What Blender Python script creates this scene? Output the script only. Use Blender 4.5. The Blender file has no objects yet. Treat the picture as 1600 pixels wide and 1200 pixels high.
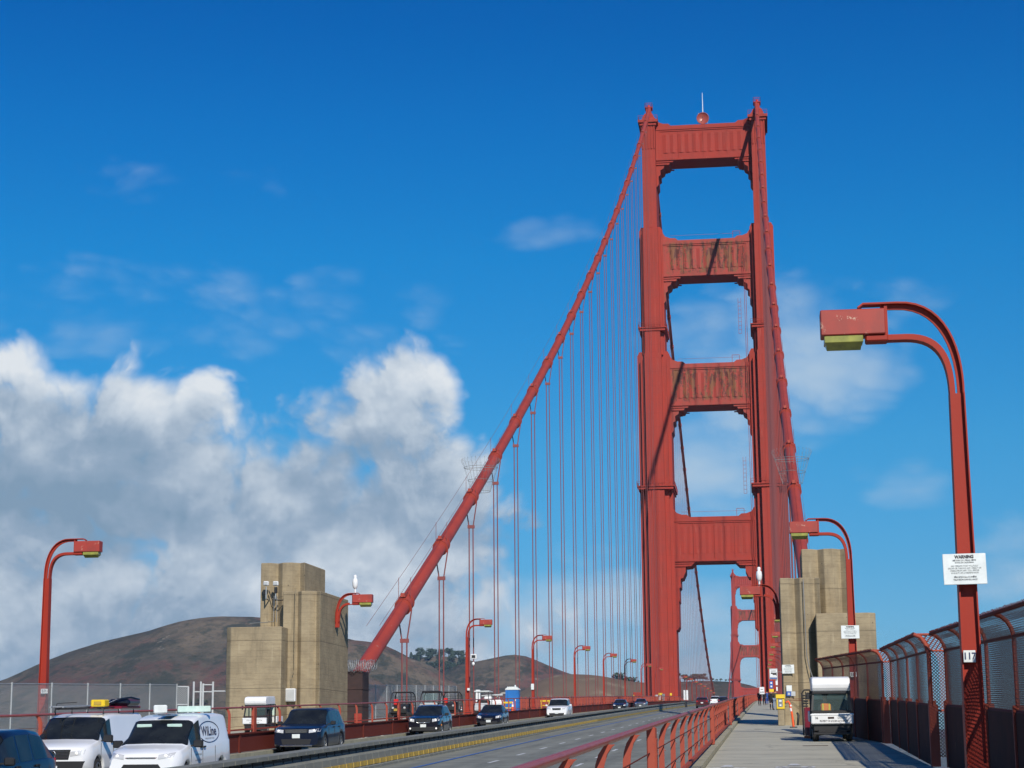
import bpy, bmesh, math, random
from math import sin, cos, pi, radians, sqrt
from mathutils import Vector, Matrix, noise

random.seed(7)
SC = bpy.context.scene
COL = SC.collection

# ------------------------------------------------------------------ camera
# metres; x = east, y = north along the bridge, z = up; origin at eye height above the bridge axis
F, YAW, PITCH, ROLL = 2953.8, -0.1293, 0.1932, -0.0084
EYE = Vector((10.61, 0, 0))
_f = Vector((sin(YAW)*cos(PITCH), cos(YAW)*cos(PITCH), sin(PITCH)))
_r0 = Vector((cos(YAW), -sin(YAW), 0)); _u0 = _r0.cross(_f)
_r = _r0*cos(ROLL) + _u0*sin(ROLL); _u = -_r0*sin(ROLL) + _u0*cos(ROLL)
cam_data = bpy.data.cameras.new('camera'); cam = bpy.data.objects.new('camera', cam_data); COL.objects.link(cam)
cam_data.sensor_width = 36; cam_data.lens = 36*F/1600; cam_data.clip_start = 0.5; cam_data.clip_end = 60000
cam.matrix_world = Matrix(((_r.x, _u.x, -_f.x, EYE.x), (_r.y, _u.y, -_f.y, EYE.y), (_r.z, _u.z, -_f.z, EYE.z), (0, 0, 0, 1)))
SC.camera = cam
def ray(px, py): return (_f + _r*((px-800)/F) + _u*((600-py)/F))
def at(px, py, Y):
    d = ray(px, py); return EYE + d*(Y/d.y)

# ------------------------------------------------------------------ light
SUN_AZ, SUN_EL = radians(21), radians(34)          # azimuth measured from due south towards the east
sunv = Vector((sin(SUN_AZ)*cos(SUN_EL), -cos(SUN_AZ)*cos(SUN_EL), sin(SUN_EL)))
sl = bpy.data.lights.new('sun', 'SUN'); sl.energy = 4.6; sl.angle = radians(0.53); sl.color = (1.0, 0.92, 0.79)
sun = bpy.data.objects.new('sun', sl); COL.objects.link(sun)
sun.rotation_euler = sunv.to_track_quat('Z', 'Y').to_euler()
SC.view_settings.view_transform = 'Standard'; SC.view_settings.look = 'None'
SC.view_settings.exposure = 0.0; SC.view_settings.gamma = 1.0; SC.view_settings.use_curve_mapping = False

class NT:
    """small helper round a node tree"""
    def __init__(s, t): s.t = t; s.n = t.nodes; s.l = t.links
    def node(s, ty, **k):
        n = s.n.new(ty)
        for a, v in k.items():
            if a.startswith('i_'):
                key = a[2:]; key = int(key) if key.isdigit() else key.replace('_', ' ')
                s.put(n.inputs[key], v)
            else: setattr(n, a, v)
        return n
    def put(s, inp, v):
        if hasattr(v, 'links') or isinstance(v, bpy.types.NodeSocket): s.l.new(v, inp)
        else: inp.default_value = v
    def m(s, op, a, b=0.0, c=0.0, clamp=False):
        n = s.n.new('ShaderNodeMath'); n.operation = op; n.use_clamp = clamp
        s.put(n.inputs[0], a); s.put(n.inputs[1], b); s.put(n.inputs[2], c); return n.outputs[0]
    def vm(s, op, a, b=(0, 0, 0)):
        n = s.n.new('ShaderNodeVectorMath'); n.operation = op
        s.put(n.inputs[0], a)
        if op == 'SCALE': s.put(n.inputs['Scale'], b)
        else: s.put(n.inputs[1], b)
        return n.outputs[0]
    def noise(s, vec, scale, detail=4, rough=0.55, lac=2.0, dist=0.0):
        n = s.n.new('ShaderNodeTexNoise'); s.put(n.inputs['Vector'], vec)
        for k, v in (('Scale', scale), ('Detail', detail), ('Roughness', rough), ('Lacunarity', lac), ('Distortion', dist)): n.inputs[k].default_value = v
        return n.outputs['Fac']
    def ramp(s, fac, pts, interp='LINEAR'):
        n = s.n.new('ShaderNodeValToRGB'); s.put(n.inputs[0], fac); cr = n.color_ramp; cr.interpolation = interp
        while len(cr.elements) < len(pts): cr.elements.new(0.5)
        for e, (p, c) in zip(cr.elements, pts):
            e.position = p; e.color = (c[0], c[1], c[2], 1) if hasattr(c, '__len__') else (c, c, c, 1)
        return n.outputs[0]
    def smooth(s, v, a, b, lo=0.0, hi=1.0):
        n = s.n.new('ShaderNodeMapRange'); n.interpolation_type = 'SMOOTHSTEP'; s.put(n.inputs[0], v)
        n.inputs[1].default_value = a; n.inputs[2].default_value = b; n.inputs[3].default_value = lo; n.inputs[4].default_value = hi
        return n.outputs[0]
    def mix(s, fac, a, b, mode='MIX'):
        n = s.n.new('ShaderNodeMix'); n.data_type = 'RGBA'; n.blend_type = mode
        s.put(n.inputs[0], fac); s.put(n.inputs[6], a if not isinstance(a, tuple) else (*a[:3], 1)); s.put(n.inputs[7], b if not isinstance(b, tuple) else (*b[:3], 1))
        return n.outputs[2]

# ------------------------------------------------------------------ world: sky and clouds
W = bpy.data.worlds.new('World'); SC.world = W; W.use_nodes = True
wt = NT(W.node_tree); W.node_tree.nodes.clear()
sky = wt.node('ShaderNodeTexSky', sky_type='NISHITA'); sky.sun_disc = False
sky.sun_elevation = SUN_EL; sky.sun_rotation = radians(180)-SUN_AZ; sky.air_density = 1.0; sky.dust_density = 0.3; sky.ozone_density = 2.5
geo = wt.node('ShaderNodeTexCoord')
sep = wt.node('ShaderNodeSeparateXYZ'); wt.l.new(geo.outputs['Generated'], sep.inputs[0])
dx, dy, dz = sep.outputs
el = wt.m('ARCSINE', dz)                                   # elevation, radians
az = wt.m('ARCTAN2', dx, dy)                               # azimuth, radians, 0 = north
comb = wt.node('ShaderNodeCombineXYZ'); wt.put(comb.inputs[0], az); wt.put(comb.inputs[1], el)
ae = comb.outputs[0]
def direc(px, py):
    d = ray(px, py).normalized(); return math.atan2(d.x, d.y), math.asin(d.z)
def noise2(t, vec, scale, detail, rough=0.56, lac=2.1, dist=0.0):
    n = t.n.new('ShaderNodeTexNoise'); n.noise_dimensions = '2D'; t.put(n.inputs['Vector'], vec)
    for k, v in (('Scale', scale), ('Detail', detail), ('Roughness', rough), ('Lacunarity', lac), ('Distortion', dist)): n.inputs[k].default_value = v
    return n.outputs['Fac']
def cloud_field(name, blobs, nscale, amp, seed, det=6, sq=1.0):
    """density of a cloud bank: soft ellipses (azimuth, elevation, radii) broken up by billowing noise"""
    g = bpy.data.node_groups.new(name, 'ShaderNodeTree')
    g.interface.new_socket('V', in_out='INPUT', socket_type='NodeSocketVector'); g.interface.new_socket('D', in_out='OUTPUT', socket_type='NodeSocketFloat')
    t = NT(g); gi = t.node('NodeGroupInput'); go = t.node('NodeGroupOutput')
    V = gi.outputs[0]; acc = None
    for (px, py, rx, ry, wgt) in blobs:
        a, e = direc(px, py)
        d = t.n.new('ShaderNodeVectorMath'); d.operation = 'MULTIPLY_ADD'
        t.put(d.inputs[0], V); d.inputs[1].default_value = (F/rx, F/ry, 0); d.inputs[2].default_value = (-a*F/rx, -e*F/ry, 0)
        n = t.n.new('ShaderNodeVectorMath'); n.operation = 'DOT_PRODUCT'; t.put(n.inputs[0], d.outputs[0]); t.put(n.inputs[1], d.outputs[0])
        v = t.m('MULTIPLY_ADD', n.outputs['Value'], -0.62*wgt, 1.25*wgt)
        acc = v if acc is None else t.m('MAXIMUM', acc, v)
    acc = t.m('MAXIMUM', t.m('MINIMUM', acc, 1.0), -0.4)
    Vs = t.vm('ADD', V, (seed, seed*0.37, 0))
    if sq != 1.0: Vs = t.vm('MULTIPLY', Vs, (1, sq, 1))
    n1 = noise2(t, Vs, nscale, det, 0.58, 2.1, 0.3)
    vor = t.n.new('ShaderNodeTexVoronoi'); vor.voronoi_dimensions = '2D'; vor.feature = 'F1'
    vor.inputs['Scale'].default_value = nscale*2.2; vor.inputs['Detail'].default_value = 2.0; vor.inputs['Roughness'].default_value = 0.6
    t.put(vor.inputs['Vector'], t.vm('ADD', Vs, t.vm('SCALE', (1, 0.6, 0), t.m('MULTIPLY', n1, 0.05))))
    nn = t.m('ADD', t.m('SUBTRACT', n1, 0.5), t.m('MULTIPLY', t.m('SUBTRACT', 0.40, vor.outputs['Distance']), 0.45))
    D = t.m('MULTIPLY_ADD', nn, amp, acc)
    t.put(go.inputs[0], D); return g
def use(g, vec):
    n = wt.n.new('ShaderNodeGroup'); n.node_tree = g; wt.put(n.inputs[0], vec); return n.outputs[0]
bank = cloud_field('cloud_bank', [
    (-60, 640, 200, 110, 1.0), (110, 665, 190, 95, 1.0), (320, 650, 62, 70, 0.98), (40, 800, 470, 210, 1.15), (350, 890, 400, 180, 1.15), (632, 650, 105, 100, 1.0),
    (585, 760, 190, 150, 1.02), (640, 900, 180, 110, 0.80), (200, 980, 620, 160, 1.15)], 13.0, 0.95, 3.3)
wisps = cloud_field('cloud_wisps', [
    (1210, 560, 200, 130, 0.95), (1120, 700, 120, 130, 0.85), (1130, 770, 90, 50, 0.75), (1430, 465, 110, 34, 0.62), (1420, 745, 100, 44, 0.70), (960, 1010, 330, 130, 1.0),
    (1590, 890, 100, 70, 0.72), (230, 490, 480, 85, 0.52), (300, 280, 230, 42, 0.42), (900, 370, 120, 40, 0.58)], 7.0, 1.0, 7.7, 6, 2.0)
D1 = use(bank, ae); D1s = use(bank, wt.vm('ADD', ae, (0.006, 0.014, 0)))
D2 = use(wisps, ae)
a1 = wt.smooth(D1, 0.21, 0.74); a2 = wt.smooth(D2, 0.24, 1.25, 0.0, 0.80)
lit = wt.m('MULTIPLY_ADD', wt.m('SUBTRACT', D1, D1s), 0.62, 0.36)
low = wt.m('SUBTRACT', wt.ramp(wt.m('DIVIDE', el, 0.25, clamp=True), [(0.0, 0.40), (0.22, 0.45), (0.37, 0.66), (0.50, 0.30), (0.64, 0.46), (0.80, 0.78), (1.0, 0.8)]), 0.46)
big = noise2(wt, wt.vm('MULTIPLY', ae, (1, 1.6, 0)), 7.5, 7, 0.62)
shade = wt.m('ADD', wt.m('ADD', lit, low), wt.m('MULTIPLY', wt.m('SUBTRACT', big, 0.5), 1.4), clamp=True)
ccol = wt.ramp(shade, [(0.0, (0.24, 0.36, 0.50)), (0.3, (0.33, 0.44, 0.58)), (0.52, (0.47, 0.57, 0.69)), (0.78, (0.66, 0.74, 0.83)), (1.0, (0.82, 0.87, 0.92))])
hsv = wt.node('ShaderNodeHueSaturation'); wt.l.new(sky.outputs[0], hsv.inputs['Color']); hsv.inputs['Saturation'].default_value = 1.25
tint = wt.ramp(wt.m('DIVIDE', el, 0.5, clamp=True), [(0.0, (0.22, 0.40, 0.72)), (0.084, (0.20, 0.41, 0.70)), (0.184, (0.177, 0.44, 0.66)), (0.318, (0.151, 0.52, 0.70)), (0.52, (0.060, 0.550, 0.775)), (0.656, (0.026, 0.495, 0.785)), (0.77, (0.006, 0.425, 0.755)), (1.0, (0.01, 0.42, 0.77))])
skyc = wt.mix(1.0, hsv.outputs[0], tint, 'MULTIPLY')
SKY_STRENGTH = 0.13
bg1 = wt.node('ShaderNodeBackground'); wt.put(bg1.inputs[0], skyc); bg1.inputs[1].default_value = SKY_STRENGTH
bg2 = wt.node('ShaderNodeBackground'); wt.put(bg2.inputs[0], ccol); bg2.inputs[1].default_value = 0.92
bg3 = wt.node('ShaderNodeBackground'); bg3.inputs[0].default_value = (0.50, 0.64, 0.78, 1); bg3.inputs[1].default_value = 0.95
mx2 = wt.node('ShaderNodeMixShader'); wt.put(mx2.inputs[0], a2); wt.l.new(bg1.outputs[0], mx2.inputs[1]); wt.l.new(bg3.outputs[0], mx2.inputs[2])
mx1 = wt.node('ShaderNodeMixShader'); wt.put(mx1.inputs[0], a1); wt.l.new(mx2.outputs[0], mx1.inputs[1]); wt.l.new(bg2.outputs[0], mx1.inputs[2])
wo = wt.node('ShaderNodeOutputWorld'); wt.l.new(mx1.outputs[0], wo.inputs[0])

# ------------------------------------------------------------------ materials
MATS = {}
def mat(name, col, rough=0.6, metal=0.0, var=None, vscale=2.0, vstretch=(1, 1, 1), coat=0.0, bump=0.0, bscale=20.0, spec=0.5, var2=None, v2scale=0.5, v2lo=0.5, v2hi=0.7, emit=None):
    """procedural paint / stone / metal: base colour varied by noise, optional second stain layer"""
    m = bpy.data.materials.new(name); m.use_nodes = True; t = NT(m.node_tree); b = m.node_tree.nodes['Principled BSDF']
    b.inputs['Roughness'].default_value = rough; b.inputs['Metallic'].default_value = metal; b.inputs['Coat Weight'].default_value = coat
    b.inputs['Specular IOR Level'].default_value = spec
    tc = t.node('ShaderNodeTexCoord'); mp = t.node('ShaderNodeMapping'); t.l.new(tc.outputs['Object'], mp.inputs[0]); mp.inputs['Scale'].default_value = vstretch
    c = (*col, 1)
    out = None
    if var is None: var = tuple(x*0.82 for x in col)
    out = t.mix(t.ramp(t.noise(mp.outputs[0], vscale, 5, 0.6), [(0.35, 0.0), (0.68, 1.0)]), tuple(col), tuple(var))
    if var2 is not None:
        out = t.mix(t.smooth(t.noise(mp.outputs[0], v2scale, 7, 0.62), v2lo, v2hi), out, tuple(var2))
    t.l.new(out, b.inputs['Base Color'])
    if bump:
        bp = t.node('ShaderNodeBump'); bp.inputs['Strength'].default_value = bump; bp.inputs['Distance'].default_value = 0.02
        t.put(bp.inputs['Height'], t.noise(tc.outputs['Object'], bscale, 6, 0.6)); t.l.new(bp.outputs[0], b.inputs['Normal'])
    if emit: b.inputs['Emission Color'].default_value = (*emit[0], 1); b.inputs['Emission Strength'].default_value = emit[1]
    MATS[name] = m; return m
ORG = (0.345, 0.038, 0.024)
def steel_mat():
    """tower paint: riveted plate seams, sun-faded sheets, rust running down from the seams"""
    m = bpy.data.materials.new('orange_steel'); m.use_nodes = True; t = NT(m.node_tree); b = m.node_tree.nodes['Principled BSDF']
    o = t.node('ShaderNodeTexCoord').outputs['Object']; sp = t.node('ShaderNodeSeparateXYZ'); t.l.new(o, sp.inputs[0])
    mp = t.node('ShaderNodeMapping'); t.l.new(o, mp.inputs[0]); mp.inputs['Scale'].default_value = (1, 1, 0.07)
    base = t.mix(t.smooth(t.noise(o, 0.25, 6, 0.65), 0.35, 0.68), ORG, (0.30, 0.040, 0.028))
    base = t.mix(t.m('MULTIPLY', t.smooth(t.noise(mp.outputs[0], 0.9, 6, 0.7), 0.50, 0.70), 0.55), base, (0.22, 0.032, 0.022))
    base = t.mix(t.m('MULTIPLY', t.smooth(t.noise(mp.outputs[0], 2.2, 6, 0.7), 0.58, 0.72), 0.5), base, (0.42, 0.11, 0.08))
    seam = t.m('LESS_THAN', t.m('ABSOLUTE', t.m('SUBTRACT', t.m('FRACT', t.m('DIVIDE', sp.outputs[2], 3.5)), 0.5)), 0.012)
    spots = t.smooth(t.noise(o, 1.7, 8, 0.75), 0.64, 0.70)
    base = t.mix(t.m('MULTIPLY', spots, 0.6), base, (0.13, 0.030, 0.018))
    t.l.new(t.mix(t.m('MULTIPLY', seam, 0.35), base, (0.18, 0.025, 0.017)), b.inputs['Base Color']); b.inputs['Roughness'].default_value = 0.72; b.inputs['Specular IOR Level'].default_value = 0.25
    bp = t.node('ShaderNodeBump'); bp.inputs['Strength'].default_value = 0.15; bp.inputs['Distance'].default_value = 0.05; t.put(bp.inputs['Height'], t.noise(o, 2.5, 5, 0.6)); t.l.new(bp.outputs[0], b.inputs['Normal'])
    return m
M_org = steel_mat()
def concrete_mat():
    """board-marked concrete: formwork lines, lift joints, damp streaks, blotches"""
    m = bpy.data.materials.new('pylon_concrete'); m.use_nodes = True; t = NT(m.node_tree); b = m.node_tree.nodes['Principled BSDF']
    o = t.node('ShaderNodeTexCoord').outputs['Object']; sp = t.node('ShaderNodeSeparateXYZ'); t.l.new(o, sp.inputs[0])
    m1 = t.node('ShaderNodeMapping'); t.l.new(o, m1.inputs[0]); m1.inputs['Scale'].default_value = (1, 1, 5)
    m2 = t.node('ShaderNodeMapping'); t.l.new(o, m2.inputs[0]); m2.inputs['Scale'].default_value = (1, 1, 0.12)
    base = t.mix(t.smooth(t.noise(o, 0.9, 7, 0.66), 0.34, 0.68), (0.365, 0.296, 0.192), (0.265, 0.214, 0.141))
    base = t.mix(t.m('MULTIPLY', t.smooth(t.noise(m1.outputs[0], 1.6, 7, 0.7), 0.48, 0.66), 0.5), base, (0.235, 0.185, 0.120))
    base = t.mix(t.m('MULTIPLY', t.smooth(t.noise(m2.outputs[0], 2.2, 6, 0.68), 0.53, 0.70), 0.55), base, (0.19, 0.155, 0.105))
    base = t.mix(t.m('MULTIPLY', t.smooth(t.noise(m2.outputs[0], 3.4, 5, 0.6), 0.62, 0.72), 0.4), base, (0.46, 0.39, 0.27))
    jit = t.m('MULTIPLY_ADD', t.noise(o, 1.2, 3), 0.03, sp.outputs[2])
    board = t.m('LESS_THAN', t.m('FRACT', t.m('DIVIDE', jit, 0.28)), 0.07)
    lift = t.m('LESS_THAN', t.m('FRACT', t.m('DIVIDE', jit, 2.35)), 0.014)
    line = t.m('MAXIMUM', t.m('MULTIPLY', board, t.m('MULTIPLY', t.noise(o, 1.3, 4), 0.38)), t.m('MULTIPLY', lift, 0.6))
    holes = t.node('ShaderNodeTexVoronoi'); holes.inputs['Scale'].default_value = 1.3; t.l.new(o, holes.inputs['Vector'])
    hole = t.m('LESS_THAN', holes.outputs['Distance'], 0.055)
    t.l.new(t.mix(t.m('MAXIMUM', line, t.m('MULTIPLY', hole, 0.7)), base, (0.10, 0.082, 0.06)), b.inputs['Base Color']); b.inputs['Roughness'].default_value = 0.95; b.inputs['Specular IOR Level'].default_value = 0.2
    bp = t.node('ShaderNodeBump'); bp.inputs['Strength'].default_value = 0.6; bp.inputs['Distance'].default_value = 0.03; t.put(bp.inputs['Height'], t.m('SUBTRACT', t.noise(m1.outputs[0], 3, 8, 0.7), t.m('MULTIPLY', line, 0.6))); t.l.new(bp.outputs[0], b.inputs['Normal'])
    return m
M_org2 = mat('orange_steel_near', (0.33, 0.032, 0.017), 0.55, spec=0.25, var=(0.29, 0.028, 0.016), vscale=1.6, vstretch=(1, 1, 0.25), var2=(0.20, 0.03, 0.02), v2scale=6, v2lo=0.62, v2hi=0.75, bump=0.12, bscale=14)
M_rope = mat('orange_rope', (0.24, 0.060, 0.058), 0.6, vscale=0.5)
M_rail = mat('orange_rail', (0.34, 0.070, 0.048), 0.38, var=(0.28, 0.052, 0.038), vscale=3, var2=(0.22, 0.04, 0.03), v2scale=9, v2lo=0.64, v2hi=0.74, bump=0.1, bscale=30)
M_railp = mat('faded_orange_posts', (0.34, 0.068, 0.040), 0.7, spec=0.3, var=(0.31, 0.058, 0.036), vscale=4, var2=(0.22, 0.05, 0.03), v2scale=8, v2lo=0.62, v2hi=0.72)
M_girder = mat('rusty_girder', (0.14, 0.027, 0.018), 0.8, spec=0.15, var=(0.12, 0.022, 0.016), vscale=0.8, vstretch=(1, 0.3, 2), var2=(0.20, 0.06, 0.03), v2scale=2.5, v2lo=0.6, v2hi=0.75)
M_conc = concrete_mat()
M_white = mat('white_paint', (0.80, 0.81, 0.82), 0.35, var=(0.72, 0.73, 0.75), vscale=2, coat=0.2)
M_vanw = mat('white_van_paint', (0.82, 0.84, 0.87), 0.28, var=(0.77, 0.79, 0.82), vscale=0.8, coat=0.6)
M_sign = mat('sign_white', (0.74, 0.78, 0.78), 0.5, var=(0.62, 0.66, 0.66), vscale=5)
M_black = mat('black_plastic', (0.018, 0.018, 0.020), 0.55)
M_dark = mat('dark_lettering', (0.05, 0.05, 0.055), 0.7)
M_greytext = mat('grey_lettering', (0.22, 0.23, 0.24), 0.7)
M_tyre = mat('tyre_rubber', (0.022, 0.022, 0.022), 0.85)
M_rim = mat('wheel_metal', (0.42, 0.43, 0.45), 0.3, metal=0.8)
M_chrome = mat('bright_metal', (0.62, 0.63, 0.65), 0.2, metal=1.0)
M_galv = mat('galvanised_steel', (0.42, 0.44, 0.45), 0.5, metal=0.5, var=(0.34, 0.36, 0.37), vscale=4)
M_glass = mat('car_glass', (0.008, 0.010, 0.013), 0.10, var=(0.022, 0.026, 0.028), vscale=1.6, spec=0.32)
M_glassg = mat('pale_green_glass', (0.42, 0.60, 0.54), 0.12, var=(0.60, 0.74, 0.68), vscale=2.2, coat=0.3)
M_lamp = mat('headlight_lens', (0.75, 0.76, 0.78), 0.1, coat=1.0, emit=((1.0, 0.93, 0.80), 0.55))
M_lampoff = mat('clear_lens', (0.55, 0.56, 0.58), 0.12, coat=1.0)
M_tail = mat('red_lens', (0.42, 0.012, 0.012), 0.2, coat=1.0)
M_amber = mat('amber_lens', (0.75, 0.22, 0.02), 0.2, coat=1.0, emit=((1.0, 0.4, 0.05), 0.5))
M_yel = mat('yellow_paint', (0.80, 0.55, 0.02), 0.45)
M_ylens = mat('yellow_diffuser', (0.34, 0.33, 0.05), 0.3, var=(0.20, 0.20, 0.035), vscale=6, coat=0.5)
M_blue = mat('blue_plastic', (0.012, 0.16, 0.50), 0.5)
M_blues = mat('blue_sign', (0.02, 0.10, 0.42), 0.5)
M_redp = mat('red_plastic', (0.62, 0.02, 0.02), 0.45)
M_maroon = mat('maroon_paint', (0.17, 0.006, 0.022), 0.35, coat=0.4)
M_cone = mat('orange_plastic', (0.85, 0.10, 0.015), 0.5)
M_hivis = mat('hi_vis_orange', (0.95, 0.20, 0.01), 0.6)
M_navy = mat('navy_car_paint', (0.012, 0.020, 0.045), 0.30, metal=0.5, var=(0.010, 0.017, 0.038), coat=0.5)
M_blk = mat('black_car_paint', (0.008, 0.011, 0.022), 0.22, metal=0.3, coat=1.0)
M_silv = mat('silver_car_paint', (0.22, 0.25, 0.28), 0.3, metal=0.6, coat=1.0)
M_redc = mat('maroon_car_paint', (0.10, 0.008, 0.012), 0.25, metal=0.3, coat=1.0)
M_brown = mat('cable_housing_rust', (0.045, 0.022, 0.020), 0.8, var=(0.03, 0.016, 0.015), vscale=1.5, var2=(0.09, 0.035, 0.025), v2scale=2, v2lo=0.55, v2hi=0.8)
M_skin = mat('skin', (0.42, 0.22, 0.15), 0.6)
M_hair = mat('dark_hair', (0.02, 0.014, 0.01), 0.6)
M_cloth_k = mat('black_cloth', (0.012, 0.012, 0.016), 0.9)
M_cloth_b = mat('blue_cloth', (0.02, 0.07, 0.28), 0.9)
M_cloth_o = mat('olive_cloth', (0.06, 0.06, 0.03), 0.9)
M_jeans = mat('light_jeans', (0.20, 0.26, 0.36), 0.9)
M_bark = mat('bark', (0.06, 0.045, 0.03), 0.9)
M_leaf = mat('dark_foliage', (0.030, 0.052, 0.030), 0.8, var=(0.055, 0.085, 0.04), vscale=0.35)
M_leaf2 = mat('grey_green_foliage', (0.05, 0.065, 0.035), 0.8, var=(0.08, 0.09, 0.05), vscale=0.4)
M_palet = mat('faded_lettering', (0.40, 0.42, 0.42), 0.7)
M_letter = mat('navy_lettering', (0.03, 0.045, 0.12), 0.6)
M_ltgrey = mat('light_grey_panel', (0.50, 0.52, 0.53), 0.5)
M_midgrey = mat('mid_grey_panel', (0.22, 0.23, 0.24), 0.6)

def rust_mat(name):
    m = bpy.data.materials.new(name); m.use_nodes = True; t = NT(m.node_tree); b = m.node_tree.nodes['Principled BSDF']
    tc = t.node('ShaderNodeTexCoord'); o = tc.outputs['Object']
    mp = t.node('ShaderNodeMapping'); t.l.new(o, mp.inputs[0]); mp.inputs['Scale'].default_value = (1.0, 0.3, 0.22)
    sp = t.node('ShaderNodeSeparateXYZ'); t.l.new(o, sp.inputs[0])
    cell = t.noise(mp.outputs[0], 0.55, 6, 0.7, dist=0.6)
    fine = t.noise(o, 1.8, 6, 0.7)
    # the peeling keeps inside the panel (object space: x across, z up from the strut's centre)
    inz = t.smooth(t.m('ABSOLUTE', sp.outputs[2]), 3.6, 4.5, 1, 0); inx = t.smooth(t.m('ABSOLUTE', sp.outputs[0]), 9.0, 11.2, 1, 0)
    msk = t.m('MULTIPLY', t.m('MULTIPLY', inz, inx), t.smooth(t.m('ADD', cell, t.m('MULTIPLY', t.m('SUBTRACT', fine, 0.5), 0.5)), 0.46, 0.54))
    dk = t.smooth(t.noise(mp.outputs[0], 1.3, 4, 0.6), 0.47, 0.55)
    patch = t.mix(dk, (0.19, 0.066, 0.024), (0.095, 0.020, 0.013))
    base = t.mix(t.smooth(t.noise(mp.outputs[0], 1.2, 5, 0.6), 0.4, 0.7), ORG, (0.26, 0.045, 0.027))
    t.l.new(t.mix(msk, base, patch), b.inputs['Base Color']); b.inputs['Roughness'].default_value = 0.7
    return m
M_parapet = mat('parapet_shaded_rust', (0.075, 0.018, 0.013), 0.8, var=(0.05, 0.014, 0.012), vscale=1.2, spec=0.12, var2=(0.12, 0.05, 0.035), v2scale=3, v2lo=0.62, v2hi=0.75)  # rusty steel, base colour darkened to stand in for shade on the inner face
M_rust = rust_mat('peeling_orange_steel')

def cable_mat():
    m = bpy.data.materials.new('cable_paint'); m.use_nodes = True; t = NT(m.node_tree); b = m.node_tree.nodes['Principled BSDF']
    tc = t.node('ShaderNodeTexCoord'); o = tc.outputs['Object']
    base = t.mix(t.smooth(t.noise(o, 0.5, 5, 0.6), 0.4, 0.7), (0.37, 0.048, 0.026), (0.30, 0.040, 0.024))
    spots = t.smooth(t.noise(o, 1.6, 8, 0.75), 0.62, 0.70)
    t.l.new(t.mix(spots, base, (0.42, 0.24, 0.19)), b.inputs['Base Color']); b.inputs['Roughness'].default_value = 0.6
    return m
M_cable = cable_mat()

def lamp_paint():
    m = bpy.data.materials.new('chipped_lamp_paint'); m.use_nodes = True; t = NT(m.node_tree); b = m.node_tree.nodes['Principled BSDF']
    o = t.node('ShaderNodeTexCoord').outputs['Object']
    chips = t.smooth(t.noise(o, 4.5, 9, 0.78), 0.605, 0.635)
    rough = t.smooth(t.noise(o, 2.0, 4, 0.6), 0.45, 0.65)
    base = t.mix(rough, (0.36, 0.040, 0.026), (0.29, 0.038, 0.027))
    t.l.new(t.mix(chips, base, (0.55, 0.38, 0.28)), b.inputs['Base Color']); b.inputs['Roughness'].default_value = 0.55
    return m
M_hous = lamp_paint()

def road_mat(name, c1, c2, jy, dark, streak=True):
    """slab surface: mottling, tyre-worn streaks along y, transverse joints every jy metres (world y)"""
    m = bpy.data.materials.new(name); m.use_nodes = True; t = NT(m.node_tree); b = m.node_tree.nodes['Principled BSDF']
    o = t.node('ShaderNodeTexCoord').outputs['Object']; sp = t.node('ShaderNodeSeparateXYZ'); t.l.new(o, sp.inputs[0])
    mp = t.node('ShaderNodeMapping'); t.l.new(o, mp.inputs[0]); mp.inputs['Scale'].default_value = (1, 0.06, 1)
    base = t.mix(t.smooth(t.noise(o, 0.7, 6, 0.6), 0.35, 0.7), c1, c2)
    if streak: base = t.mix(t.m('MULTIPLY', t.smooth(t.noise(mp.outputs[0], 1.1, 5, 0.6), 0.44, 0.68), 0.7), base, tuple(x*0.55 for x in c1))
    if streak:
        lane = t.m('ABSOLUTE', t.m('SUBTRACT', t.m('FRACT', t.m('DIVIDE', t.m('ADD', sp.outputs[0], 30.5), 3.2)), 0.5))
        base = t.mix(t.m('MULTIPLY', t.smooth(t.m('ABSOLUTE', t.m('SUBTRACT', lane, 0.25)), 0.02, 0.14, 1, 0), t.m('MULTIPLY', t.noise(mp.outputs[0], 0.8, 4), 0.6)), base, tuple(x*0.5 for x in c1))
    crack = t.node('ShaderNodeTexVoronoi'); crack.feature = 'DISTANCE_TO_EDGE'; crack.inputs['Scale'].default_value = 0.22; t.put(crack.inputs['Vector'], t.vm('ADD', o, t.vm('SCALE', (1, 1, 0), t.m('MULTIPLY', t.noise(o, 0.8, 5), 1.6))))
    base = t.mix(t.m('MULTIPLY', t.m('LESS_THAN', crack.outputs['Distance'], 0.006), 0.55), base, tuple(x*0.35 for x in c1))
    stain = t.smooth(t.noise(o, 1.3, 8, 0.7), 0.60, 0.72)
    base = t.mix(t.m('MULTIPLY', stain, 0.5), base, tuple(x*0.5 for x in c1))
    fr = t.m('ABSOLUTE', t.m('SUBTRACT', t.m('FRACT', t.m('DIVIDE', sp.outputs[1], jy)), 0.5))
    joint = t.m('LESS_THAN', fr, 0.06/jy)
    t.l.new(t.mix(t.m('MULTIPLY', joint, 0.8), base, dark), b.inputs['Base Color']); b.inputs['Roughness'].default_value = 0.85
    bp = t.node('ShaderNodeBump'); bp.inputs['Strength'].default_value = 0.25; bp.inputs['Distance'].default_value = 0.01
    t.put(bp.inputs['Height'], t.noise(o, 25, 6, 0.7)); t.l.new(bp.outputs[0], b.inputs['Normal'])
    return m
M_road = road_mat('roadway_surface', (0.230, 0.238, 0.205), (0.175, 0.182, 0.160), 15.24, (0.05, 0.05, 0.05))
M_walk = road_mat('sidewalk_concrete', (0.44, 0.425, 0.34), (0.36, 0.35, 0.285), 3.81, (0.10, 0.10, 0.09), False)
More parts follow.
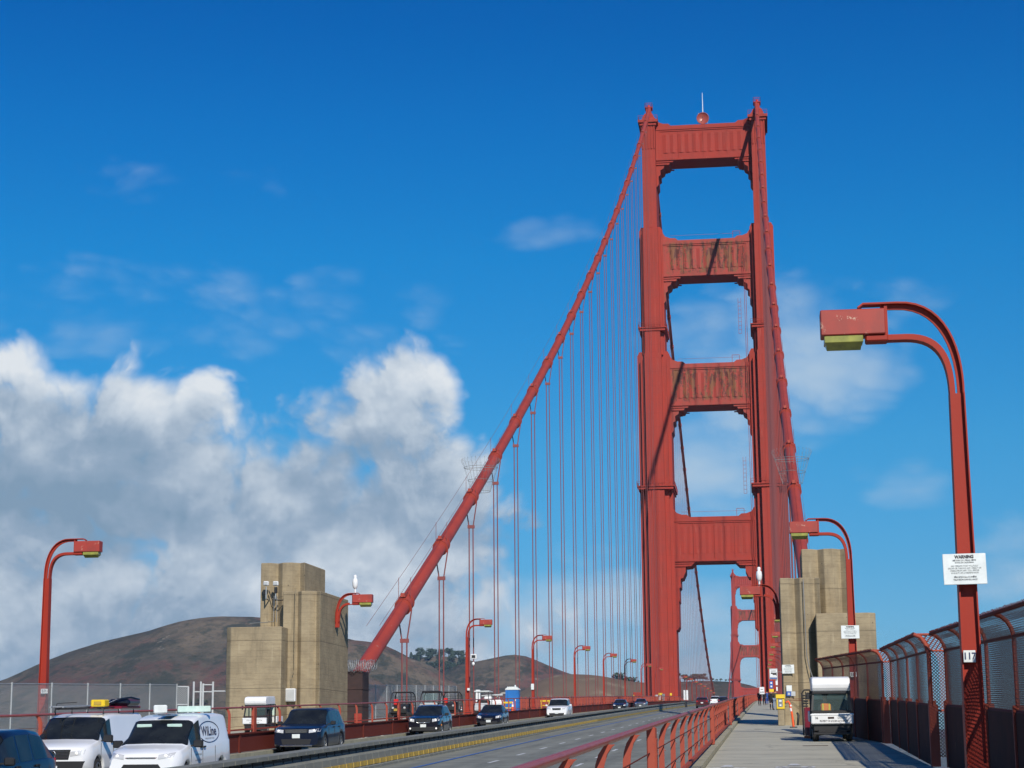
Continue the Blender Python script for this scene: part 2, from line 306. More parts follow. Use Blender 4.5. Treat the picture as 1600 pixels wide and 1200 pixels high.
M_kerb = mat('kerb_concrete', (0.37, 0.35, 0.25), 0.9, var=(0.26, 0.245, 0.18), vscale=2, bump=0.3, bscale=20)
M_linew = mat('road_paint_white', (0.66, 0.68, 0.68), 0.7, var=(0.42, 0.43, 0.43), vscale=6)
M_lineb = mat('road_paint_blue', (0.03, 0.12, 0.42), 0.7, var=(0.06, 0.13, 0.30), vscale=6)
M_barr = mat('barrier_grey', (0.205, 0.21, 0.185), 0.8, var=(0.155, 0.16, 0.145), vscale=1.2, vstretch=(1, 0.4, 2), bump=0.2, bscale=12)
M_barrd = mat('barrier_slot', (0.03, 0.03, 0.032), 0.8)
M_yrefl = mat('barrier_reflector', (0.52, 0.34, 0.03), 0.6, var=(0.33, 0.23, 0.05), vscale=3)

def wire_mat(name, col, period, width):
    """chain link: a woven diamond of wires, the rest open"""
    m = bpy.data.materials.new(name); m.use_nodes = True; t = NT(m.node_tree); b = m.node_tree.nodes['Principled BSDF']
    uv = t.node('ShaderNodeTexCoord').outputs['UV']; sp = t.node('ShaderNodeSeparateXYZ'); t.l.new(uv, sp.inputs[0])
    def band(v):
        return t.m('LESS_THAN', t.m('ABSOLUTE', t.m('SUBTRACT', t.m('FRACT', t.m('DIVIDE', v, period)), 0.5)), width/period/2)
    a = band(t.m('ADD', sp.outputs[0], sp.outputs[1])); c = band(t.m('SUBTRACT', sp.outputs[0], sp.outputs[1]))
    b.inputs['Base Color'].default_value = (*col, 1); b.inputs['Roughness'].default_value = 0.5
    b.inputs['Metallic'].default_value = 0.0; b.inputs['Specular IOR Level'].default_value = 0.15
    tr = t.node('ShaderNodeBsdfTransparent'); mx = t.node('ShaderNodeMixShader'); t.put(mx.inputs[0], t.m('MAXIMUM', a, c))
    t.l.new(tr.outputs[0], mx.inputs[1]); t.l.new(b.outputs[0], mx.inputs[2])
    t.l.new(mx.outputs[0], m.node_tree.nodes['Material Output'].inputs[0]); return m
M_meshr = wire_mat('red_chain_link', (0.15, 0.036, 0.022), 0.070, 0.024)
M_meshg = wire_mat('grey_chain_link', (0.34, 0.36, 0.37), 0.10, 0.026)

# ------------------------------------------------------------------ mesh helpers
class MB:
    def __init__(s): s.v = []; s.f = []; s.mi = []; s.uv = {}; s.sm = []
    def add(s, vs, fs, mi=0, smooth=False):
        o = len(s.v); s.v += [tuple(v) for v in vs]
        for f in fs: s.f.append(tuple(i+o for i in f)); s.mi.append(mi); s.sm.append(smooth)
    def box(s, x0, x1, y0, y1, z0, z1, mi=0):
        s.add([(x0, y0, z0), (x1, y0, z0), (x1, y1, z0), (x0, y1, z0), (x0, y0, z1), (x1, y0, z1), (x1, y1, z1), (x0, y1, z1)],
              [(0, 3, 2, 1), (4, 5, 6, 7), (0, 1, 5, 4), (1, 2, 6, 5), (2, 3, 7, 6), (3, 0, 4, 7)], mi)
    def bbox(s, x0, x1, y0, y1, z0, z1, b=0.02, mi=0):
        """box with all twelve edges chamfered by b"""
        cx, cy, cz = (x0+x1)/2, (y0+y1)/2, (z0+z1)/2; hx, hy, hz = abs(x1-x0)/2, abs(y1-y0)/2, abs(z1-z0)/2; b = min(b, hx*.9, hy*.9, hz*.9)
        bm = bmesh.new(); bmesh.ops.create_cube(bm, size=2)
        for v in bm.verts: v.co = Vector((cx+v.co.x*hx, cy+v.co.y*hy, cz+v.co.z*hz))
        bmesh.ops.bevel(bm, geom=bm.edges[:], offset=b, segments=1, affect='EDGES')
        bm.verts.index_update(); s.add([v.co[:] for v in bm.verts], [[v.index for v in f.verts] for f in bm.faces], mi); bm.free()
    def prism(s, poly, a, b, axis='z', mi=0):
        """polygon (2-D) pushed along an axis; x-y for 'z', x-z for 'y', y-z for 'x'"""
        ar = sum(poly[i][0]*poly[(i+1) % len(poly)][1]-poly[(i+1) % len(poly)][0]*poly[i][1] for i in range(len(poly)))
        if ar < 0: poly = poly[::-1]
        n = len(poly)
        def P(p, t): return (p[0], p[1], t) if axis == 'z' else ((p[0], t, p[1]) if axis == 'y' else (t, p[0], p[1]))
        vs = [P(p, a) for p in poly]+[P(p, b) for p in poly]
        if axis == 'y': fs = [tuple(range(n)), tuple(range(2*n-1, n-1, -1))]+[(i, n+i, n+(i+1) % n, (i+1) % n) for i in range(n)]
        else: fs = [tuple(range(n-1, -1, -1)), tuple(range(n, 2*n))]+[(i, (i+1) % n, n+(i+1) % n, n+i) for i in range(n)]
        s.add(vs, fs, mi)
    def tube(s, pts, r, n=8, mi=0, caps=True, smooth=True):
        pts = [Vector(p) for p in pts]; R = r if hasattr(r, '__len__') else [r]*len(pts)
        vs = []; up = None
        for i, p in enumerate(pts):
            d = (pts[min(i+1, len(pts)-1)]-pts[max(i-1, 0)]).normalized()
            if up is None:
                up = Vector((0, 0, 1)) if abs(d.z) < 0.9 else Vector((1, 0, 0))
            a = (up-d*up.dot(d)).normalized(); bb = d.cross(a); up = a
            for k in range(n):
                t = 2*pi*(k+0.5)/n; vs.append(p+a*(cos(t)*R[i])+bb*(sin(t)*R[i]))
        fs = []
        for i in range(len(pts)-1):
            for k in range(n): fs.append((i*n+k, i*n+(k+1) % n, (i+1)*n+(k+1) % n, (i+1)*n+k))
        s.add(vs, fs, mi, smooth)
        if caps: s.add([v for v in vs[:n]], [tuple(range(n-1, -1, -1))], mi); s.add([v for v in vs[-n:]], [tuple(range(n))], mi)
    def cyl(s, c, r, h, axis='z', n=16, mi=0, r2=None):
        c = Vector(c); d = {'x': Vector((1, 0, 0)), 'y': Vector((0, 1, 0)), 'z': Vector((0, 0, 1))}[axis]
        s.tube([c, c+d*h], [r, r if r2 is None else r2], n, mi)
    def quad(s, a, b, c, d, mi=0): s.add([a, b, c, d], [(0, 1, 2, 3)], mi)
    def uvquad(s, vs, uvs, mi=0):
        s.add(vs, [tuple(range(len(vs)))], mi); s.uv[len(s.f)-1] = uvs
    def lathe(s, prof, c=(0, 0, 0), n=20, mi=0):
        vs = []
        for (r, z) in prof:
            for k in range(n): vs.append((c[0]+r*cos(2*pi*k/n), c[1]+r*sin(2*pi*k/n), c[2]+z))
        fs = [(i*n+k, i*n+(k+1) % n, (i+1)*n+(k+1) % n, (i+1)*n+k) for i in range(len(prof)-1) for k in range(n)]
        s.add(vs, fs, mi, True)
    def build(s, name, mats, parent=None, loc=None, bevel=0):
        me = bpy.data.meshes.new(name); me.from_pydata(s.v, [], s.f)
        if not isinstance(mats, (list, tuple)): mats = [mats]
        for m in mats: me.materials.append(m)
        me.polygons.foreach_set('material_index', s.mi); me.polygons.foreach_set('use_smooth', s.sm)
        if s.uv:
            ul = me.uv_layers.new(name='UVMap')
            for fi, uvs in s.uv.items():
                for k, li in enumerate(me.polygons[fi].loop_indices): ul.data[li].uv = uvs[k]
        me.update()
        o = bpy.data.objects.new(name, me); COL.objects.link(o)
        if parent is not None: o.parent = parent
        if loc is not None: o.location = loc
        if bevel:
            bv = o.modifiers.new('bevel', 'BEVEL'); bv.width = bevel; bv.segments = 2; bv.limit_method = 'ANGLE'; bv.angle_limit = radians(35)
        return o
def tag(o, label=None, cat=None, group=None, kind=None):
    if label: o['label'] = label
    if cat: o['category'] = cat
    if group: o['group'] = group
    if kind: o['kind'] = kind
    return o
def struct(o): o['kind'] = 'structure'; return o
def empty(name, loc=(0, 0, 0), rz=0.0):
    o = bpy.data.objects.new(name, None); COL.objects.link(o); o.location = loc; o.rotation_euler = (0, 0, rz); o.empty_display_size = 0.2; return o
KIDS = {}
def copy_tree(o, parent=None):
    c = o.copy(); COL.objects.link(c)
    if parent is not None: c.parent = parent
    for ch in [x for x in list(COL.objects) if x.parent == o]: copy_tree(ch, c)
    return c
def text(body, size, m, parent, name='lettering', loc=(0, 0, 0), rot=(pi/2, 0, 0), align='CENTER', ext=0.002, bold=0.0, sx=1.0, space=1.0):
    cu = bpy.data.curves.new(name, 'FONT'); cu.body = body; cu.size = size; cu.align_x = align; cu.align_y = 'CENTER'; cu.extrude = ext; cu.offset = bold; cu.space_line = space
    tmp = bpy.data.objects.new(name, cu); COL.objects.link(tmp); dg = bpy.context.evaluated_depsgraph_get(); dg.update()
    me = bpy.data.meshes.new_from_object(tmp.evaluated_get(dg)); bpy.data.objects.remove(tmp); bpy.data.curves.remove(cu)
    me.materials.clear(); me.materials.append(m)
    o = bpy.data.objects.new(name, me); COL.objects.link(o); o.parent = parent; o.location = loc; o.rotation_euler = rot; o.scale = (sx, 1, 1); return o
ORD = ['first', 'second', 'third', 'fourth', 'fifth', 'sixth', 'seventh', 'eighth', 'ninth', 'tenth', 'eleventh', 'twelfth', 'thirteenth', 'fourteenth', 'fifteenth', 'sixteenth', 'seventeenth', 'eighteenth', 'nineteenth', 'twentieth', 'twenty-first', 'twenty-second', 'twenty-third', 'twenty-fourth']

# ------------------------------------------------------------------ deck profile
def g(y):
    if y < 468: return .033*y-.75e-5*y*y
    t = y-468; return 13.80132+.026*(t-t*t/1280)
WALK, ROAD = -1.75, -2.35
def sheet(x0, x1, y0, y1, h, step=8.0, thick=0.0, mi=0, mb=None):
    mb = mb or MB(); n = max(1, int(math.ceil((y1-y0)/step))); vs = []
    for i in range(n+1):
        y = y0+(y1-y0)*i/n; z = g(y)+h
        vs += [(x0, y, z), (x1, y, z)] + ([(x1, y, z-thick), (x0, y, z-thick)] if thick else [])
    k = 4 if thick else 2; fs = []
    for i in range(n):
        a = i*k; b = a+k; fs.append((a, a+1, b+1, b))
        if thick: fs += [(a+1, a+2, b+2, b+1), (a+2, a+3, b+3, b+2), (a+3, a, b, b+3)]
    if thick: fs += [(0, 3, 2, 1), (n*4, n*4+1, n*4+2, n*4+3)]
    mb.add(vs, fs, mi); return mb
TC, T2 = 468.0, 1748.0
YEND = 1800
struct(sheet(-9.3, 8.85, -40, YEND, ROAD, thick=0.5).build('roadway', M_road))
struct(sheet(9.27, 14.2, -40, YEND, WALK, thick=0.35).build('east_sidewalk', M_walk))
struct(sheet(-15.6, -9.75, -40, YEND, WALK, thick=0.35).build('west_sidewalk', M_walk))
mb = sheet(8.95, 9.25, -40, YEND, WALK+0.12, thick=0.72)
struct(mb.build('east_kerb', M_kerb))
mb = MB(); sheet(-9.72, -9.32, -40, YEND, WALK+0.27, thick=0.70, mb=mb); sheet(-9.36, -9.26, -40, YEND, WALK+0.30, thick=0.06, mb=mb)
y = -20.0
while y < 260: mb.box(-9.32, -9.28, y, y+0.25, g(y)+ROAD+0.15, g(y)+WALK+0.24); y += 7.62
struct(mb.build('west_kerb_girder', M_girder))
mb = MB(); sheet(-9.26, -9.0, -40, YEND, ROAD+0.14, thick=0.14, mb=mb); struct(mb.build('west_kerb', M_kerb))
# deck stiffening truss under the deck
mb = MB()
for X in (-13.7, 13.7):
    sheet(X-0.4, X+0.4, 120, 1748, -3.1, 15.24, 0.8, mb=mb); sheet(X-0.4, X+0.4, 120, 1748, -10.3, 15.24, 0.8, mb=mb)
    y = 124
    while y < 1740:
        mb.tube([(X, y, g(y)-3.4), (X, y+7.62, g(y)-10.7), (X, y+15.24, g(y)-3.4)], 0.3, 4, smooth=False); y += 15.24
sheet(-13.2, 13.2, 100, 1748, -2.95, 15.24, 0.4, mb=mb)
struct(mb.build('deck_truss', M_org))

# lane markings
def dash(x, ys, ln, w=0.12, m=None, mb=None):
    for y0 in ys: sheet(x-w/2, x+w/2, y0, y0+ln, ROAD+0.006, 4, mb=mb)
mb = MB(); dash(4.72, [8+7.4*i for i in range(60)], 2.4, mb=mb); dash(1.5, [4+7.4*i for i in range(60)], 2.4, mb=mb); dash(-5.9, [6+14.6*i for i in range(26)], 2.4, mb=mb)
sheet(8.45, 8.55, 0, 460, ROAD+0.006, mb=mb)
struct(mb.build('lane_markings', M_linew))
mb = MB(); sheet(-0.42, -0.27, 5, 460, ROAD+0.012, mb=mb); struct(mb.build('blue_lane_line', M_lineb))
mb = MB()
sheet(10.70, 10.78, 30, 42.6, WALK+0.006, 4, mb=mb)
for cx, cy in ((11.25, 43.0), (9.75, 42.5)):                          # worn bicycle marks on the walk
    for q in (-0.28, 0.28):
        pts = [(cx+q+0.17*cos(a*pi/6), cy+0.5*sin(a*pi/6)) for a in range(12)]; zf = lambda yy: g(yy)+WALK+0.008
        for i in range(12):
            a, b = pts[i], pts[(i+1) % 12]
            mb.quad((a[0], a[1], zf(a[1])), (b[0], b[1], zf(b[1])), (cx+q+(b[0]-cx-q)*.6, cy+(b[1]-cy)*.6, zf(cy+(b[1]-cy)*.6)), (cx+q+(a[0]-cx-q)*.6, cy+(a[1]-cy)*.6, zf(cy+(a[1]-cy)*.6)))
    zf = lambda yy: g(yy)+WALK+0.012
    mb.quad((cx-0.28, cy-0.12, zf(cy-.12)), (cx+0.28, cy-0.12, zf(cy-.12)), (cx+0.28, cy+0.12, zf(cy+.12)), (cx-0.28, cy+0.12, zf(cy+.12)))
    mb.quad((cx-0.16, cy+0.8, zf(cy+.8)), (cx+0.16, cy+0.8, zf(cy+.8)), (cx+0.07, cy+1.8, zf(cy+1.8)), (cx-0.07, cy+1.8, zf(cy+1.8)))
struct(mb.build('sidewalk_markings', M_linew))
r = empty('drain_cover', (12.1, 58.6, g(58.6)+WALK+0.004)); tag(r, 'thin dark metal strip let into the walkway in front of the utility cart', 'drain cover'); mb = MB(); mb.box(-0.38, 0.38, -0.09, 0.09, 0, 0.012); mb.build('grating', M_brown, r)

# ------------------------------------------------------------------ water and hills
WATER = -64.0
def water_mat():
    m = bpy.data.materials.new('bay_water'); m.use_nodes = True; t = NT(m.node_tree); b = m.node_tree.nodes['Principled BSDF']
    o = t.node('ShaderNodeTexCoord').outputs['Object']
    t.l.new(t.mix(t.smooth(t.noise(o, 0.004, 4, 0.6), 0.4, 0.65), (0.018, 0.05, 0.07), (0.03, 0.075, 0.095)), b.inputs['Base Color'])
    b.inputs['Roughness'].default_value = 0.18
    bp = t.node('ShaderNodeBump'); bp.inputs['Strength'].default_value = 0.6; bp.inputs['Distance'].default_value = 1.0
    t.put(bp.inputs['Height'], t.noise(o, 0.09, 6, 0.65)); t.l.new(bp.outputs[0], b.inputs['Normal']); return m
mb = MB(); mb.quad((-9500, -1500, WATER), (9500, -1500, WATER), (9500, 9500, WATER), (-9500, 9500, WATER)); struct(mb.build('bay_water', water_mat()))

def hill_mat():
    m = bpy.data.materials.new('headland_scrub'); m.use_nodes = True; t = NT(m.node_tree); b = m.node_tree.nodes['Principled BSDF']
    o = t.node('ShaderNodeTexCoord').outputs['Object']; ge = t.node('ShaderNodeNewGeometry')
    n1 = t.noise(o, 0.006, 8, 0.66); n2 = t.noise(o, 0.020, 9, 0.72); n3 = t.noise(o, 0.0035, 6, 0.65, dist=0.8); n4 = t.noise(o, 0.07, 7, 0.75)
    c = t.mix(t.smooth(n1, 0.40, 0.60), (0.078, 0.066, 0.052), (0.150, 0.118, 0.086))
    c = t.mix(t.m('MULTIPLY', t.smooth(n3, 0.50, 0.62), 0.85), c, (0.135, 0.058, 0.050))
    c = t.mix(t.m('MULTIPLY', t.smooth(n2, 0.50, 0.58), 0.8), c, (0.030, 0.038, 0.030))
    sc = t.node('ShaderNodeMapping'); t.l.new(o, sc.inputs[0]); sc.inputs['Scale'].default_value = (1, 1, 3)
    c = t.mix(t.m('MULTIPLY', t.smooth(t.noise(sc.outputs[0], 0.012, 9, 0.76), 0.61, 0.66), 0.85), c, (0.29, 0.26, 0.215))
    t.l.new(t.mix(t.m('MULTIPLY', t.smooth(n4, 0.46, 0.62), 0.6), c, (0.045, 0.046, 0.034)), b.inputs['Base Color'])
    bp = t.node('ShaderNodeBump'); bp.inputs['Strength'].default_value = 1.0; bp.inputs['Distance'].default_value = 7.0; t.put(bp.inputs['Height'], t.noise(o, 0.028, 9, 0.7)); t.l.new(bp.outputs[0], b.inputs['Normal'])
    b.inputs['Roughness'].default_value = 0.95; b.inputs['Specular IOR Level'].default_value = 0.1
    return m
M_hill = hill_mat()
M_cut = mat('bare_brown_cutting', (0.17, 0.115, 0.075), 0.95, var=(0.12, 0.085, 0.055), vscale=0.02, var2=(0.24, 0.19, 0.13), v2scale=0.03, v2lo=0.52, v2hi=0.7, spec=0.1)
M_trail = mat('pale_trail_earth', (0.36, 0.33, 0.27), 0.95)
def ridge(name, Yc, sky_px, wf, wb, x_ext, m, seed, rough=1.0, step=14.0, cliff=0.0):
    """a ridge at distance Yc whose crest passes through the points given; slopes fall to the water in front and to low ground behind"""
    pts = sorted([(at(px, py, Yc).x, at(px, py, Yc).z) for px, py in sky_px])
    pts = [(pts[0][0]-x_ext[0], pts[0][1]-x_ext[1])]+pts+[(pts[-1][0]+x_ext[2], pts[-1][1]-x_ext[3])]
    def crest(x):
        if x <= pts[0][0]: return pts[0][1]
        for (a, za), (b, zb) in zip(pts, pts[1:]):
            if x <= b:
                t = (x-a)/(b-a); return za+(zb-za)*t
        return pts[-1][1]
    def crs(x): return (crest(x-12)+2*crest(x)+crest(x+12))/4
    def h(x, y):
        zc = crs(x); d = y-Yc
        if d <= 0:
            t = min(1.0, -d/wf); p = (1-t)**1.25 if not cliff else (1-t**(1+cliff))
        else:
            t = min(1.0, d/wb); p = 0.5+0.5*cos(pi*t)
        n = noise.fractal(Vector((x*0.0045+seed, y*0.0045, seed)), 1.0, 2.1, 6)
        gl = abs(noise.noise(Vector((x*0.012+seed+n*0.5, y*0.004, 2.0+seed))))**0.7
        away = min(1.0, abs(d)/160.0)
        z = WATER-6+(zc-WATER+6)*p
        z += (n*22-gl*26*rough)*away*p*rough + noise.fractal(Vector((x*0.02, y*0.02, seed)), 1.0, 2.0, 4)*2.2*min(1, abs(d)/60+0.35)
        return z
    x0, x1, y0, y1 = pts[0][0], pts[-1][0], Yc-wf, Yc+wb
    nx = max(8, int((x1-x0)/step)); ny = max(8, int((y1-y0)/(step*1.7))); mb = MB(); vs = []
    for j in range(ny+1):
        for i in range(nx+1):
            x = x0+(x1-x0)*i/nx; yy = y0+(y1-y0)*j/ny; vs.append((x, yy, h(x, yy)))
    mb.add(vs, [(j*(nx+1)+i, j*(nx+1)+i+1, (j+1)*(nx+1)+i+1, (j+1)*(nx+1)+i) for j in range(ny) for i in range(nx)], 0, True)
    struct(mb.build(name, m)); return h
hA = ridge('headland_hill', 2450, [(-260, 1120), (-120, 1094), (-40, 1074), (0, 1063), (60, 1036), (110, 1016), (150, 1004), (200, 993), (230, 985), (262, 974), (300, 967), (335, 963.5), (365, 963), (400, 963.5), (450, 972), (500, 986), (548, 999), (573, 1002), (597, 1006), (620, 1018), (640, 1029), (660, 1035), (680, 1049), (700, 1062), (730, 1078)], 620, 800, (350, 60, 60, 50), M_hill, 1.3)
hB = ridge('far_wooded_ridge', 3300, [(560, 1070), (600, 1040), (625, 1034), (650, 1027), (690, 1025), (728, 1029), (760, 1040), (790, 1060)], 500, 600, (300, 50, 300, 60), M_hill, 4.1, 0.7)
hC = ridge('green_headland_hill', 2850, [(690, 1050), (705, 1040), (735, 1033), (760, 1029), (782, 1023), (800, 1020.5), (812, 1020.5), (830, 1026), (850, 1035), (870, 1044), (890, 1052), (915, 1060), (960, 1066), (1010, 1068)], 560, 600, (200, 60, 200, 60), M_hill, 6.6, 0.8)
hD = ridge('brown_road_cutting', 2080, [(800, 1090), (822, 1077), (838, 1066), (862, 1056), (880, 1053), (910, 1053), (940, 1054), (962, 1060), (985, 1064), (1010, 1066), (1040, 1067)], 260, 300, (60, 40, 10, 0), M_cut, 2.2, 0.5, 9.0, 0.6)
hE = ridge('vista_point_hill', 2240, [(1030, 1067), (1058, 1065), (1085, 1064), (1110, 1064), (1140, 1066), (1170, 1069), (1190, 1076), (1215, 1090)], 330, 400, (40, 0, 160, 90), M_hill, 8.8, 0.5, 9.0, 0.6)
hF = ridge('distant_east_bay_hills', 7600, [(1180, 1165), (1260, 1158), (1330, 1150), (1380, 1146), (1430, 1141), (1480, 1139), (1540, 1141), (1600, 1136), (1700, 1144)], 900, 1400, (900, 90, 1500, 90), M_hill, 5.0, 0.3, 60.0)
def trail(name, h, pts, w):
    mb = MB(); P = []
    for k in range(len(pts)-1):
        for i in range(10):
            t = i/10; P.append((pts[k][0]+(pts[k+1][0]-pts[k][0])*t, pts[k][1]+(pts[k+1][1]-pts[k][1])*t))
    P = [(x+3*noise.noise(Vector((x*.05, y*.05, 1))), y+6*noise.noise(Vector((x*.04, y*.05, 5)))) for x, y in P]
    for (a, b), (c, d) in zip(P, P[1:]):
        mb.quad((a, b-w, h(a, b-w)+1.2), (c, d-w, h(c, d-w)+1.2), (c, d+w, h(c, d+w)+1.6), (a, b+w, h(a, b+w)+1.6))
    struct(mb.build(name, M_trail))

# ------------------------------------------------------------------ bridge towers
LEGX = 13.9
def fluted(mb, x0, x1, yf, z0, z1, n, d, proud=1):
    """vertical raised ribs on a face at y = yf"""
    w = (x1-x0)/n
    for i in range(n):
        a = x0+w*(i+0.5); mb.prism([(a-w*0.32, yf), (a, yf-d), (a+w*0.32, yf)], z0, z1, 'z')
def tower(label):
    root = empty('bridge_tower')
    for s in (-1, 1):
        mb = MB(); cx = s*LEGX
        segs = [(WATER-1, 97.4, 2.1, 8.0, 4.05, 5.0, 3.2, 6.4), (97.4, 129.8, 1.9, 7.0, 2.95, 4.4, 2.5, 5.6), (129.8, 158.4, 1.72, 6.0, 0, 0, 0, 0)]
        for (z0, z1, cw, cd, sw, sd, mw, md) in segs:
            mb.box(cx-cw, cx+cw, -cd, cd, z0, z1)
            mb.prism([(cx-cw*0.50, -cd-0.004), (cx-cw*0.34, -cd-0.06), (cx+cw*0.34, -cd-0.06), (cx+cw*0.50, -cd-0.004)], z0+0.5, z1-1.2, 'z')
            for zz in range(int(max(z0, 0)), int(z1-2), 7): mb.box(cx-cw-0.012, cx+cw+0.012, -cd-0.012, cd+0.012, zz+0.1, zz+0.22)
            if sw:
                mb.box(cx-sw, cx+sw, -sd, sd, z0, z1+0.02)
                mb.box(cx-mw, cx+mw, -md, md, z0, z1-1.4)
                # sloping cap where the leg steps in
                mb.prism([(cx-sw, z1+0.02), (cx-sw+0.5, z1+1.0), (cx+sw-0.5, z1+1.0), (cx+sw, z1+0.02)], -sd+0.3, sd-0.3, 'y')
        # cornice and flutes under the top
        mb.box(cx-2.1, cx+2.1, -6.5, 6.5, 157.2, 157.9); mb.box(cx-2.5, cx+2.5, -6.9, 6.9, 157.9, 158.6)
        for q in range(5): mb.box(cx-1.5+q*0.72, cx-1.2+q*0.72, -6.25, -6.0, 151.0, 157.2)
        leg = mb.build('leg', M_org, root)
        # saddle housing: waisted block narrowing to the beacon platform
        mb = MB()
        for (z0, z1, w0, w1, d0, d1) in ((158.6, 160.2, 1.9, 1.45, 4.6, 4.0), (160.2, 161.6, 1.45, 0.95, 4.0, 2.6), (161.6, 163.6, 0.72, 0.62, 1.6, 1.2)):
            mb.add([(cx-w0, -d0, z0), (cx+w0, -d0, z0), (cx+w0, d0, z0), (cx-w0, d0, z0), (cx-w1, -d1, z1), (cx+w1, -d1, z1), (cx+w1, d1, z1), (cx-w1, d1, z1)],
                   [(4, 5, 6, 7), (0, 1, 5, 4), (1, 2, 6, 5), (2, 3, 7, 6), (3, 0, 4, 7)])
        mb.box(cx-0.95, cx+0.95, -1.4, 1.4, 163.6, 163.8)
        sad = mb.build('saddle_housing', M_org, leg)
        mb = MB()
        for (hw, hd, z) in ((0.92, 1.35, 163.8), (2.4, 6.8, 158.6)):
            for k in range(9):
                for (a, b) in (((-hw, -hd), (hw, -hd)), ((hw, -hd), (hw, hd)), ((hw, hd), (-hw, hd)), ((-hw, hd), (-hw, -hd))):
                    x = a[0]+(b[0]-a[0])*k/8; y = a[1]+(b[1]-a[1])*k/8
                    if k % 2 == 0: mb.tube([(cx+x, y, z), (cx+x, y, z+1.1)], 0.05, 4)
            for q in (0.55, 1.1): mb.tube([(cx-hw, -hd, z+q), (cx+hw, -hd, z+q), (cx+hw, hd, z+q), (cx-hw, hd, z+q), (cx-hw, -hd, z+q)], 0.05, 4)
        mb.tube([(cx-s*0.9, -1.0, 163.9), (cx-s*0.9, -1.0, 165.0)], 0.06, 5)
        mb.build('railing', M_org, leg)
        b = MB(); b.cyl((cx, 0, 163.8), 0.3, 0.9, n=10); b.build('beacon', M_redp, leg)
        for (zz, hw, hd) in ((104.2, 3.5, 7.6), (64.2, 4.6, 8.7)):                  # maintenance galleries
            mb = MB(); mb.box(cx-hw, cx+hw, -hd, hd, zz-0.25, zz); mb.box(cx-hw+0.3, cx+hw-0.3, -hd+0.3, hd-0.3, zz-0.9, zz-0.25)
            for k in range(11):
                for (a, c) in (((-hw, -hd), (hw, -hd)), ((hw, -hd), (hw, hd)), ((-hw, hd), (-hw, -hd))):
                    x = a[0]+(c[0]-a[0])*k/10; y = a[1]+(c[1]-a[1])*k/10; mb.tube([(cx+x, y, zz), (cx+x, y, zz+1.1)], 0.045, 4)
            for q in (0.55, 1.1): mb.tube([(cx-hw, hd, zz+q), (cx-hw, -hd, zz+q), (cx+hw, -hd, zz+q), (cx+hw, hd, zz+q)], 0.05, 4)
            mb.build('gallery', M_org, leg)
    for k, (z0, z1, hs, dep, rusty, br) in enumerate(((148.3, 157.7, 12.6, 3.6, 0, 12.1), (117.6, 127.2, 11.6, 3.9, 1, 11.0), (84.4, 95.2, 10.6, 4.2, 1, 9.9), (45.6, 56.7, 10.6, 4.6, 0, 9.85))):
        zc = (z0+z1)/2; Z0, Z1 = z0-zc, z1-zc; mb = MB(); e = br
        top = [(-hs, Z1+2.6), (-e, Z1+2.2), (-e+0.7, Z1+1.1), (-e+1.9, Z1+0.62), (-e+3.2, Z1+0.58), (-e+3.9, Z1)]
        top += [(-x, z) for x, z in top[::-1]]
        if k < 3:
            bot = [(-hs, Z0-7.2), (-e+0.15, Z0-6.6), (-e+0.5, Z0-6.0), (-e+0.5, Z0-4.0), (-e+1.0, Z0-3.6), (-e+1.0, Z0-2.4), (-e+1.8, Z0-1.9), (-e+2.1, Z0-1.0), (-e+3.2, Z0-1.0), (-e+3.7, Z0)]
        else:
            bot = [(-hs, Z0-16.6), (-e+0.35, Z0-16.4), (-e+0.75, Z0-15.6), (-e+0.75, Z0-9.6), (-e+0.95, Z0-9.4), (-e+0.95, Z0-6.3), (-e+1.3, Z0-6.0), (-e+1.3, Z0-4.0), (-e+1.9, Z0-3.8), (-e+2.6, Z0-2.3), (-e+2.6, Z0-1.0), (-e+4.0, Z0-0.9), (-e+5.3, Z0+0.4)]
        bot += [(-x, z) for x, z in bot[::-1]]
        mb.prism(top+bot[::-1], -dep, dep, 'y')
        # front and back relief: bands, frame and fluting
        for sy in (-1, 1):
            yy = sy*dep
            def slab(x0, x1, za, zb, d): mb.box(x0, x1, min(yy, yy+sy*d), max(yy, yy+sy*d), za, zb)
            slab(-e, e, Z1-1.15, Z1-0.15, 0.35); slab(-e, e, Z1-1.55, Z1-1.15, 0.18); slab(-e, e, Z0+0.15, Z0+0.75, 0.32); slab(-e, -e+1.1, Z0+0.75, Z1-1.55, 0.16); slab(e-1.1, e, Z0+0.75, Z1-1.55, 0.16)
            n = 11; w = (2*e-3.2)/n
            for i in range(n):
                a = -e+1.6+w*i
                if sy < 0 or k < 2:
                    mb.prism([(a+0.04, yy), (a+w*0.5, yy+sy*(0.09 if k == 3 else 0.20)), (a+w-0.04, yy)], Z0+2.1, Z1-2.4, 'z')
            for xx in (-e*0.52, 0.02, e*0.5): slab(xx-0.07, xx+0.07, Z0+0.75, Z1-1.55, 0.24)
            for sx in (-1, 1):
                for (q, dd) in ((2.6, 0.3), (4.3, 0.2)): slab(min(sx*e, sx*(e-q)), max(sx*e, sx*(e-q)), Z0-0.75+(0.35 if q > 3 else -0.3), Z0-0.45+(0.35 if q > 3 else -0.3), dd)
        if k == 3: mb.box(-e+5.4, e-5.4, -dep-0.003, dep+0.003, Z0+0.42, Z0+0.7)
        st = mb.build('cross_strut', M_rust if rusty else M_org, root, (0, 0, zc))
